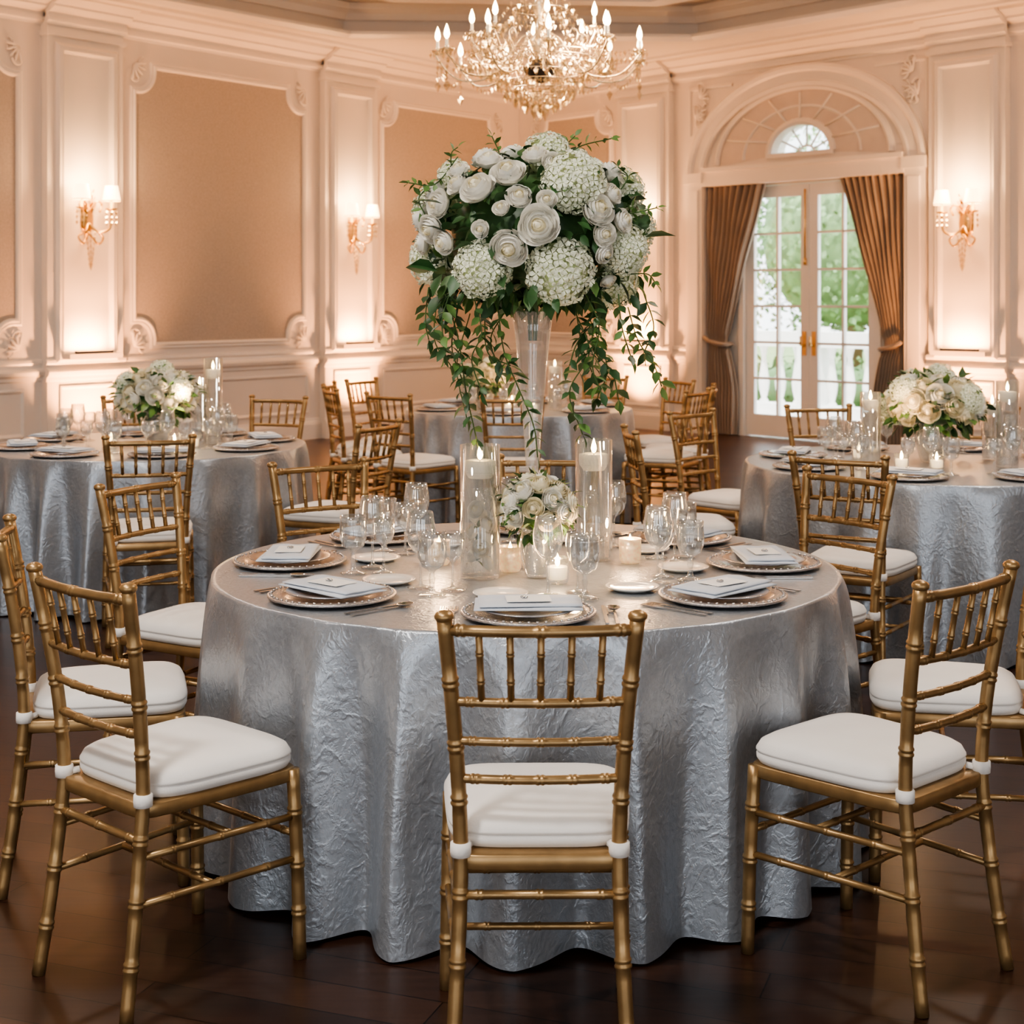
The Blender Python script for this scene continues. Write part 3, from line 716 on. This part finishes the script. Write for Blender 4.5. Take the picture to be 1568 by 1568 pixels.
def rose(b,loc,n,r,mo=None,mi=None):
    M=align(n,loc,r)
    for p in ROUT: b.add(p,mo or M_rose,M)
    for p in RIN: b.add(p,mi or M_rosein,M)
    b.add(RCORE,mi or M_rosein,M); b.add(RCUP,mo or M_rose,M)
def fib(n,i): z=1-2*(i+.5)/n; a=i*2.39996; s=math.sqrt(1-z*z); return Vector((s*math.cos(a),s*math.sin(a),z))
def hyd_t(n=170):
    v=[];f=[]; rv=random.Random(5)
    for i in range(n):
        d=fib(n,i)
        if d.z<-.55: continue
        p=d*(.86+.13*rv.random()); nn=(d+Vector((rv.gauss(0,.28),rv.gauss(0,.28),rv.gauss(0,.28)))).normalized()
        Q=nn.to_track_quat('Z','Y'); sp=rv.random()*6.28; S=.175*rv.uniform(.85,1.15)
        for k in range(4):
            a=sp+k*pi/2; o=len(v)
            def q(r,da,z): return p+Q@Vector((r*S*math.cos(a+da),r*S*math.sin(a+da),z*S))
            v+=[q(.05,0,.0),q(.75,-.62,.25),q(1.08,-.25,.05),q(1.08,.25,.05),q(.75,.62,.25),q(.6,0,.10)]
            f+=[(o,o+1,o+5),(o+1,o+2,o+3,o+5),(o+5,o+3,o+4),(o,o+5,o+4)]
    return v,f
HYD=hyd_t(); 
def sph(r,seg=14,rings=9,sz=1): return lathe([(r*math.sin(pi*i/rings)+1e-5,-r*sz*math.cos(pi*i/rings)) for i in range(rings+1)],seg)
def hyd(b,loc,n,r,m=None):
    b.add(sph(.82),M_hydcore,align(n,loc,r,0)); b.add(HYD,m or M_hyd,align(n,loc,r),smooth=False)
def leaf(b,loc,dirn,s,m=None,t=None):
    d=Vector(dirn).normalized(); up=Vector((random.gauss(0,.5),random.gauss(0,.5),1)); x=d.cross(up)
    if x.length<1e-3: x=Vector((1,0,0))
    x.normalize(); z=x.cross(d)
    M=Matrix.Translation(loc)@Matrix((x,d,z)).transposed().to_4x4()@Matrix.Scale(s,4)
    b.add(t or LEAF,m or random.choice((M_leaf,M_leaf,M_leaf2)),M)
def sprig(b,pts,s=.035,step=.02,m=None,r=.002):
    P=catmull(pts,8); b.add(tube(P,r,5),M_stem)
    acc=0
    for i in range(1,len(P)):
        d=P[i]-P[i-1]; acc+=d.length
        if acc>step:
            acc=0; t=d.normalized(); a=Vector((random.gauss(0,1),random.gauss(0,1),random.gauss(0,.5))); a=(a-t*a.dot(t)).normalized()
            for sg in (1,-1): leaf(b,P[i],t*.6+a*sg+Vector((0,0,-.15)),s*random.uniform(.75,1.2),m)
    leaf(b,P[-1],P[-1]-P[-2],s,m)

# main tall centerpiece
CXm,CYm,CZm=0.06,4.49,1.745
E=empty('tall_floral_centerpiece',(CXm,CYm,TZ))
b=MB()
b.add(lathe([(0,.003),(.062,.002),(.065,.006),(.05,.012),(.026,.022),(.016,.045),(.013,.09),(.014,.16),(.019,.28),(.028,.42),(.040,.56),(.052,.68),(.061,.745),(.0595,.746),(.050,.68),(.038,.56),(.026,.42),(.016,.28),(.009,.16),(0,.14)],32),M_vase)
b.add(lathe([(.013,.085),(.024,.095),(.027,.105),(.024,.115),(.013,.125)],20),M_vase)
b.obj('trumpet_vase',parent=E)
b=MB(); C0=Vector((0,0,CZm-TZ)); RX,RZ=.33,.235
b.add(sph(1,18,12),M_leaf,Matrix.Translation(C0)@Matrix.Diagonal((RX*.72,RX*.72,RZ*.72,1)))
for i in range(6):
    a=i; b.add(tube([C0+Vector((.02*math.cos(a),.02*math.sin(a),-.1)),(.010*math.cos(a),.010*math.sin(a),.66)],.003,5),M_stem)
S=4.3/2352
placed=[]
def onball(px,py):
    x=(px-818)*S; z=-(py-350)*S
    q=1-(x/RX)**2-(z/RZ)**2; y=-RX*math.sqrt(q) if q>0 else 0.0
    if q<=0: 
        k=1/math.sqrt((x/RX)**2+(z/RZ)**2)*1.02; k=max(k,.93); x*=min(1,k);z*=min(1,k)
    p=Vector((x,y,z)); n=Vector((x/RX**2,y/RX**2,z/RZ**2)).normalized(); return p,n
for px,py,r in ((735,418,45),(860,422,53),(882,280,49),(962,445,42),(650,402,40),(965,385,40),(685,258,28),(655,448,22)):
    p,n=onball(px,py); hyd(b,C0+p*.94,n,r*S*1.02); placed.append((p,r*S))
for px,py,r in ((735,293,27),(780,270,26),(824,350,29),(782,383,27),(911,325,26),(796,308,19),(675,315,22),(664,352,22),(684,372,19),(740,355,13),(921,362,18),(922,390,16),(930,430,13),(705,285,19),(820,240,20),(836,313,15),(705,262,17),(950,340,19),(648,372,17),(770,325,13),(935,300,17),(847,255,17),(752,248,20)):
    p,n=onball(px,py); rose(b,C0+p*1.03,n+Vector((random.gauss(0,.2),-.1,random.gauss(0,.2))),r*S*1.08); placed.append((p,r*S))
for i in range(90):
    d=fib(90,i); 
    if d.z<-.45: continue
    p=Vector((d.x*RX,d.y*RX,d.z*RZ))
    if any((p-q).length<(r+.045) for q,r in placed): continue
    if p.y<-.12: continue
    n=Vector((d.x,d.y,d.z))
    if i%3==0: hyd(b,C0+p*.93,n,.075); placed.append((p,.07))
    else: rose(b,C0+p,n,.045); placed.append((p,.04))
for i in range(700):
    d=fib(700,i); p=Vector((d.x*RX,d.y*RX,d.z*RZ))*random.uniform(.80,1.0)
    t=Vector((random.gauss(0,1),random.gauss(0,1),random.gauss(0,.8)-.3)); t=(t-d*t.dot(d)*.7).normalized()
    leaf(b,C0+p,t+d*.35,random.uniform(.04,.075),M_leaf if random.random()<.8 else M_leaf2)
for i in range(230):
    a=random.random()*6.28; r=RX*random.uniform(.25,.95); p=Vector((r*math.cos(a),r*math.sin(a),-RZ*random.uniform(.5,.85)))
    leaf(b,C0+p,(math.cos(a)*.6,math.sin(a)*.6,-1),random.uniform(.045,.08),M_leaf if random.random()<.75 else M_leaf2)
def V(px,py,y): return Vector(((px-815)*(4.49+y)/2352,y,1.55-(py-455)*(4.49+y)/2352-TZ))
vines=[[(655,440,-.1),(650,490,-.12),(655,520,-.13)],[(680,450,-.15),(700,520,-.2),(712,600,-.2),(728,672,-.17)],[(700,470,-.15),(690,530,-.18),(705,580,-.2)],
 [(760,470,-.2),(770,540,-.22),(790,590,-.2),(815,650,-.15),(822,700,-.13)],[(740,480,-.18),(745,540,-.2),(780,560,-.2)],[(880,480,-.2),(900,540,-.23),(870,600,-.22),(890,665,-.2)],
 [(915,470,-.18),(905,530,-.22),(935,570,-.2),(945,612,-.2)],[(960,470,-.12),(975,520,-.12),(1000,560,-.13),(1012,592,-.13)],[(880,470,-.1),(890,530,-.12),(905,570,-.13)],
 [(720,480,.1),(700,560,.13),(715,640,.13)],[(900,480,.12),(930,560,.16),(915,610,.15)],[(670,450,.0),(665,520,.02),(690,560,.02)],[(770,480,-.1),(750,520,-.12),(765,570,-.12)],
 [(930,470,-.15),(885,520,-.2),(870,560,-.2)],[(985,450,-.05),(1000,500,-.06),(985,540,-.07)],
 [(725,460,-.22),(735,510,-.25),(720,550,-.25),(735,600,-.25)],[(895,450,-.24),(915,500,-.26),(905,560,-.26),(918,600,-.26)],[(690,440,-.2),(675,490,-.22),(680,540,-.22)],[(945,450,-.2),(950,500,-.22),(965,550,-.22)]]
for vn in vines: sprig(b,[V(*p) for p in vn],.045,.024,None)
for sp in ([(700,240,-.1),(665,282,-.12),(625,280,-.12)],[(860,250,-.1),(885,225,-.12),(935,212,-.1)],[(860,250,0),(865,225,0),(880,208,0)],[(770,250,-.05),(760,225,-.06),(752,208,-.06)],
   [(940,330,-.15),(975,325,-.16),(1005,318,-.15)],[(650,330,-.1),(640,305,-.1),(655,285,-.1)],[(950,290,-.1),(960,270,-.1),(945,255,-.1)],[(690,260,-.1),(690,235,-.1),(700,225,-.1)],[(960,420,-.15),(990,420,-.15),(1003,435,-.15)]):
    sprig(b,[V(*p) for p in sp],.030,.018,M_leaf2)
for px,py,dx in ((985,363,.4),(675,312,-.3),(665,412,-.4),(668,415,-.2)):
    leaf(b,V(px,py,-.3),(dx,-.1,.05),.085,M_leaf,leaf_t(.42))
b.obj('bouquet',parent=E)

# low arrangements
def low(name,x,y,rx,rz,zc,nr,nh,seed,bowl_r=.055,rr=.03,hr=.05,cream=.4):
    random.seed(seed); e=empty(name,(x,y,TZ))
    b=MB(); hb=max(.05,zc-rz*.75)
    b.add(lathe([(0,.004),(bowl_r*.6,.002),(bowl_r*.7,.008),(bowl_r*.95,hb*.4),(bowl_r*1.05,hb*.75),(bowl_r,hb),(bowl_r*.96,hb),(bowl_r,hb*.7),(bowl_r*.6,.012),(0,.01)],20),M_bowl)
    b.obj('glass_bowl',parent=e)
    b=MB(); C=Vector((0,0,zc)); b.add(sph(1,14,9),M_leaf,Matrix.Translation(C)@Matrix.Diagonal((rx*.78,rx*.78,rz*.75,1)))
    n=nr+nh
    for i in range(n):
        d=fib(int(n*1.35)+1,i)
        d=(d+Vector((random.gauss(0,.06),random.gauss(0,.06),0))).normalized()
        p=Vector((d.x*rx,d.y*rx,d.z*rz))
        if (i*nh)%n<nh: hyd(b,C+p*.9,d,hr)
        else:
            cr=random.random()<cream; rose(b,C+p*.97,d,rr*random.uniform(.85,1.2),M_cream if cr else M_rose,M_cream if cr else M_rosein)
    for i in range(int(90+rx*600)):
        d=fib(200,random.randrange(200)); p=Vector((d.x*rx,d.y*rx,d.z*rz))*random.uniform(.8,1.05)
        leaf(b,C+p,d+Vector((random.gauss(0,.7),random.gauss(0,.7),-.2)),rr*random.uniform(.9,1.5))
    b.obj('flowers',parent=e)
low('low_floral_arrangement',.072,4.315,.098,.085,.195,26,0,11,bowl_r=.05,rr=.033,hr=.035,cream=.65)
low('low_floral_arrangement',-1.88,8.15,.20,.13,.27,30,6,12,.08,.052,.07,.5)
low('low_floral_arrangement',2.00,7.30,.22,.135,.28,30,6,13,.08,.056,.075,.5)
low('low_floral_arrangement',-.20,10.8,.14,.10,.22,22,3,14,.07,.045,.06,.9)

def flame_geo(k=1.0): return lathe([(r*k,z*k) for r,z in [(0,0),(.0045,.004),(.0065,.011),(.005,.021),(.002,.030),(0,.036)]],10)
def cyl(x,y,h,r,petals=False):
    e=empty('floating_candle_vase',(x,y,TZ))
    b=MB(); b.add(lathe([(0,.0),(r*.98,.0),(r,.004),(r,h),(r*.965,h),(r*.96,.012),(0,.012)],32),M_glass); b.obj('glass_cylinder',parent=e)
    b=MB(); b.add(lathe([(0,h*.80),(r*.955,h*.80),(r*.955,h*.80-.001)],28),M_water); b.obj('water_surface',parent=e)
    b=MB(); cr=r*.82; z=h*.82
    b.add(lathe([(0,z-.026),(cr*.7,z-.026),(cr*.95,z-.008),(cr,z+.010),(cr*.97,z+.022),(cr*.8,z+.024),(0,z+.020)],24),M_wax)
    b.add(tube([(0,0,z+.018),(0,0,z+.028)],.0012,5),M_dark); b.add(flame_geo(1.3),M_flame,Matrix.Translation((0,0,z+.024)))
    b.obj('floating_candle',parent=e)
    if petals:
        b=MB(); random.seed(int(x*100)+5)
        for i in range(8): 
            a=i*2.4; rose(b,Vector((r*.42*math.cos(a),r*.42*math.sin(a),.04+.022*i)),(math.cos(a),math.sin(a),.4),.026)
        for i in range(10): leaf(b,Vector((random.uniform(-.3,.3)*r,random.uniform(-.3,.3)*r,.03+.012*i)),(random.gauss(0,1),random.gauss(0,1),1),.03,M_leaf2)
        b.obj('submerged_blooms',parent=e)
cyl(-.090,4.32,.372,.056,True); cyl(.245,4.60,.36,.055)
cyl(-1.60,8.22,.46,.05); cyl(-1.72,8.46,.34,.05)
cyl(1.69,7.24,.34,.048); cyl(2.29,7.10,.40,.052); cyl(2.32,7.42,.30,.048)
cyl(.30,10.75,.34,.05)
def pl_light(loc,e,col,r=.02,name='candle_light'):
    l=bpy.data.lights.new(name,'POINT'); l.energy=e; l.color=col; l.shadow_soft_size=r
    o=bpy.data.objects.new(name,l); COL.objects.link(o); o.location=loc; return o
WARM=(1,.60,.30)
def votive(x,y,kind,light=0):
    e=empty('votive_candle',(x,y,TZ)); b=MB(); r=.033;h=.072
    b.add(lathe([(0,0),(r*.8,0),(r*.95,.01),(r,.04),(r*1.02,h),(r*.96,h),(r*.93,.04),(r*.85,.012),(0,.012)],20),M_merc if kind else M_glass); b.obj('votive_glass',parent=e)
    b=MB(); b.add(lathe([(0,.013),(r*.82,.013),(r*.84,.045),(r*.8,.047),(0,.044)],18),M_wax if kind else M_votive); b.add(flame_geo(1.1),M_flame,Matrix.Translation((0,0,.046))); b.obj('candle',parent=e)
    if light: pl_light((x,y,TZ+.12),light,WARM,.02)
votive(-.005,4.415,1); votive(.125,4.225,0,2.4); votive(.350,4.555,1,2.0); votive(-.215,4.52,1,2.0)
for x,y in ((-1.74,7.92),(-2.08,7.97),(-1.66,8.0)): votive(x,y,0,0)
for x,y in ((1.78,7.02),(1.68,7.44),(1.93,6.98)): votive(x,y,0,0)
for x,y in ((-.02,10.6),(.15,10.6),(0,11.0)): votive(x,y,0,0)
pl_light((-1.70,7.95,1.05),4,WARM); pl_light((1.78,7.0,1.05),4,WARM); pl_light((.05,10.6,1.05),5,WARM)

# ------------------------------------------------------------ chandelier
E=empty('crystal_chandelier',(.165,9.0,0))
b=MB(); cb=MB(); bb=MB()
drop=([(0,0,0),(.5,0,-.55),(0,.5,-.55),(-.5,0,-.55),(0,-.5,-.55),(0,0,-1.6)],[(0,1,2),(0,2,3),(0,3,4),(0,4,1),(5,2,1),(5,3,2),(5,4,3),(5,1,4)])
def dr(p,s): cb.add(drop,M_crystal,Matrix.Translation(p)@Matrix.Rotation(random.random()*3,4,'Z')@Matrix.Scale(s,4),smooth=False)
def strand(p0,p1,sag,n,s=.02):
    p0=Vector(p0);p1=Vector(p1)
    for i in range(n+1):
        t=i/n; p=p0.lerp(p1,t); p.z-=sag*4*t*(1-t); dr(p,s)
M_arm=mat('chandelier_pale_gold',(0.78,0.66,0.48),0.25,metal=.8,var=.1)
def arm(a,R,z0,zc,dip):
    c,s=math.cos(a),math.sin(a); f=lambda r,z:(r*c,r*s,z)
    b.add(tube(catmull([f(.04,z0),f(R*.25,z0+.05),f(R*.5,z0-dip),f(R*.8,z0-dip*1.1),f(R*1.0,z0+(zc-z0)*.4),f(R,zc)],6),.0055,7),M_arm)
    b.add(tube(catmull([f(R*.55,z0-dip),f(R*.7,z0-dip+.10),f(R*.6,z0-dip+.14),f(R*.52,z0-dip+.09)],5),.0035,6),M_arm)
    M=Matrix.Translation(f(R,zc))
    b.add(lathe([(.004,-.02),(.010,-.01),(.040,.004),(.045,.012),(.028,.008),(.012,.012),(.011,.03)],12),M_crystal,M)
    b.add(lathe([(.009,.01),(.009,.065),(.004,.068)],10),M_wax,M)
    bb.add(lathe([(.002,.067),(.012,.078),(.0165,.095),(.013,.118),(.006,.140),(0,.155)],10),M_bulb,M)
    for k in range(6):
        aa=k*pi/3; dr((R*c+.042*math.cos(aa),R*s+.042*math.sin(aa),zc+.002),.022)
    for k in range(5): dr((R*c,R*s,zc-.04-.033*k),.022 if k<4 else .040)
n1=11
for i in range(n1):
    a=2*pi*(i+.35)/n1; arm(a,.605,2.93,2.99 if i%2 else 2.95,.09)
    a2=2*pi*(i+1.35)/n1
    strand((.59*math.cos(a),.59*math.sin(a),2.95),(.59*math.cos(a2),.59*math.sin(a2),2.95),.12,12,.022)
    strand((.57*math.cos(a),.57*math.sin(a),2.98),(.10*math.cos(a),.10*math.sin(a),3.30),.12,18,.024)
for i in range(8):
    a=2*pi*(i+.1)/8; arm(a,.40,3.03,3.08,.07); a2=a+2*pi/8
    strand((.38*math.cos(a),.38*math.sin(a),3.08),(.38*math.cos(a2),.38*math.sin(a2),3.08),.09,10,.022)
    strand((.37*math.cos(a),.37*math.sin(a),3.10),(.06*math.cos(a),.06*math.sin(a),3.5),.08,14,.024)
b.add(lathe([(0,2.80),(.03,2.81),(.05,2.83),(.09,2.86),(.11,2.89),(.06,2.92),(.03,2.95)],20),M_dark)
b.add(lathe([(.03,2.95),(.05,3.0),(.07,3.05),(.03,3.1),(.025,3.2),(.05,3.26),(.03,3.32),(.015,3.4),(.03,3.5),(.02,3.6),(.008,3.66),(.008,H+.2),(.07,H+.22),(.09,H+.26),(.09,H+.299),(0,H+.299)],20),M_arm)
for (R,z,n,s) in ((.30,2.86,34,.034),(.25,2.81,30,.036),(.20,2.76,24,.038),(.15,2.72,18,.040),(.09,2.69,12,.042),(.03,2.66,4,.052),(.42,2.90,44,.030),(.16,3.18,18,.030),(.36,2.88,40,.030)):
    for i in range(n):
        a=2*pi*i/n; dr((R*math.cos(a),R*math.sin(a),z),s); dr((R*math.cos(a),R*math.sin(a),z+.05),s*.6)
    b.add(tube([(R*math.cos(2*pi*i/24),R*math.sin(2*pi*i/24),z+.055) for i in range(25)],.003,5),M_arm)
b.obj('frame_and_arms',parent=E); cb.obj('crystals',parent=E); bb.obj('candle_bulbs',parent=E)
for (dx,dy,dz) in ((.25,-.35,3.05),(-.25,.35,3.05)): pl_light((.165+dx,9+dy,dz),45,(1,.66,.38),.12,'chandelier_light')

# ------------------------------------------------------------ sconces + uplights
def sconce(W,u):
    b=MB(); c=MB(); sh=MB(); D=.09; z=2.27; K=1.4
    fn=lambda p:W((u+p[0]*K,D+p[1]*K,z+p[2]*K))
    b.add(sph(1,14,10),M_brass,Matrix.Translation((0,.012,0))@Matrix.Diagonal((.05,.02,.11,1)),fn=fn)
    for s in (-1,1):
        b.add(tube(catmull([(0,.02,-.02),(s*.05,.06,-.08),(s*.11,.10,-.06),(s*.12,.11,.02),(s*.12,.11,.06)],6),.009,8),M_brass,fn=fn)
        b.add(tube(catmull([(0,.02,.05),(s*.05,.05,.12),(s*.09,.05,.10),(s*.07,.05,.05)],6),.007,6),M_brass,fn=fn)
        b.add(tube(catmull([(0,.02,-.08),(s*.06,.05,-.16),(s*.10,.05,-.12),(s*.07,.05,-.09)],6),.007,6),M_brass,fn=fn)
        for k in range(3): b.add(tube([(s*.02,.02,.05+.04*k),(s*(.06-.01*k),.03,.10+.05*k)],[.012,.003],6),M_brass,fn=fn)
        M=Matrix.Translation((s*.12,.11,.06))
        b.add(lathe([(.005,0),(.035,.008),(.04,.016),(.02,.014),(.011,.018),(.010,.07)],12),M_brass,M,fn=fn)
        sh.add(lathe([(.060,.065),(.042,.165)],20),M_shade,M,fn=fn)
        b.add(lathe([(.061,.064),(.0615,.070)],20),M_brass,M,fn=fn)
        for k in range(6):
            a=k*pi/3; p=(s*.12+.036*math.cos(a),.11+.036*math.sin(a),.06)
            for q in range(3): c.add(drop,M_crystal,Matrix.Translation((p[0],p[1],p[2]-.035*q))@Matrix.Scale(.02,4),fn=fn,smooth=False)
    pl_light(W((u,D+.24,z+.36)),30,(1,.54,.24),.08,'sconce_light')
    for q in range(7):
        for s in (-1,0,1): c.add(drop,M_crystal,Matrix.Translation((s*.035*(1-q/8),.05,-.09-.035*q+abs(s)*.02))@Matrix.Scale(.026,4),fn=fn,smooth=False)
    e=empty('crystal_wall_sconce'); b.obj('brass_body',parent=e); c.obj('crystal_drops',parent=e); sh.obj('lamp_shades',parent=e)
M_led=mat('led_lens',(1,.8,.6),.4,emit=(1,.50,.20),estr=5)
def uplight(W,u):
    b=MB(); p=W((u,.55,0)); 
    b.add(lathe([(0,0),(.09,0),(.09,.02),(.075,.03),(.075,.14),(.08,.15),(.07,.15),(.065,.12),(0,.12)],20),M_dark,Matrix.Translation(p))
    b.add(lathe([(0,.125),(.062,.125)],16),M_led,Matrix.Translation(p)); b.obj('uplight')
    def spot(nn,z,en,tn,tz,size,soft,du=0):
        l=bpy.data.lights.new('uplight_beam','SPOT'); l.energy=en; l.color=(1,.40,.13); l.spot_size=math.radians(size); l.spot_blend=.9; l.shadow_soft_size=soft
        o=bpy.data.objects.new('uplight_beam',l); COL.objects.link(o); q=Vector(W((u+du,nn,z))); o.location=q
        t=Vector(W((u+du,tn,tz))); o.rotation_euler=(t-q).to_track_quat('-Z','Y').to_euler()
    spot(.55,.18,420,.09,1.15,95,.05)
    # slim ledge bar washing the recessed pilaster panel
    b=MB(); b.add(prism(rect(u-.20,u+.20,1.03,1.055),.185,.235),M_dark,fn=W,smooth=False)
    b.add(prism(rect(u-.19,u+.19,1.055,1.058),.19,.23),M_led,fn=W,smooth=False); b.obj('ledge_light_bar',recalc=True)
    l=bpy.data.lights.new('ledge_wash','AREA'); l.shape='RECTANGLE'; l.size=.38; l.size_y=.04; l.energy=26; l.color=(1,.42,.15)
    o=bpy.data.objects.new('ledge_wash',l); COL.objects.link(o); o.location=W((u,.21,1.065))
    t=Vector(W((u,.11,1.6))); dd=t-Vector(o.location)
    zz=-dd.normalized(); xx=Vector((W.u.x,W.u.y,0)); xx=(xx-zz*xx.dot(zz)).normalized(); yy=zz.cross(xx)
    o.rotation_euler=Matrix((xx,yy,zz)).transposed().to_euler()
for u in PL: sconce(WL,u); uplight(WL,u)
for u in PR: sconce(WR,u); uplight(WR,u)

# ------------------------------------------------------------ general lights
def area(x,y,z,s,e,col,rot=(0,0,0)):
    l=bpy.data.lights.new('ceiling_downlight','AREA'); l.shape='DISK'; l.size=s; l.energy=e; l.color=col  # added lamp without fixture, out of view, lights the tables from above
    o=bpy.data.objects.new('ceiling_downlight',l); COL.objects.link(o); o.location=(x,y,z); o.rotation_euler=rot
for x,y in ((-2.4,3.2),(2.6,5.0),(-3.0,8.5),(3.2,9)): area(x,y,4.5,.5,72,(1,.88,.77))
area(-1.6,0.8,4.5,.6,150,(1,.94,.88))  # stronger added key from upper left, near the camera
def portal(W,u,z,w,h):
    l=bpy.data.lights.new('daylight_portal','AREA'); l.shape='RECTANGLE'; l.size=w; l.size_y=h; l.cycles.is_portal=True
    o=bpy.data.objects.new('daylight_portal',l); COL.objects.link(o); o.location=W((u,-.2,z)); d=Vector((W.n.x,W.n.y,0)); o.rotation_euler=d.to_track_quat('-Z','Z').to_euler()
for a,c in added_wins: portal(WB,(a+c)/2,2.05,c-a,3.4)
l=bpy.data.lights.new('sun','SUN'); l.energy=6; l.angle=.05; l.color=(1,.96,.9); o=bpy.data.objects.new('sun',l); COL.objects.link(o); o.location=(0,0,20); o.rotation_euler=(math.radians(32),0,math.radians(-15))
w=bpy.data.worlds.new('sky_world'); SC.world=w; w.use_nodes=True
bg=w.node_tree.nodes['Background']; bg.inputs['Color'].default_value=(.92,.96,1,1); bg.inputs['Strength'].default_value=4.5
try:
    SC.view_settings.look='AgX - Medium High Contrast'; SC.view_settings.exposure=0.12
except Exception as ex: print(ex)

cam=bpy.data.cameras.new('camera'); co=bpy.data.objects.new('camera',cam); COL.objects.link(co)
co.location=(0,0,1.55); co.rotation_euler=(pi/2,0,0); cam.lens=54; cam.sensor_width=36; cam.shift_y=-.2098; cam.clip_end=300
cam.dof.use_dof=True; cam.dof.focus_distance=4.0; cam.dof.aperture_fstop=7
SC.camera=co
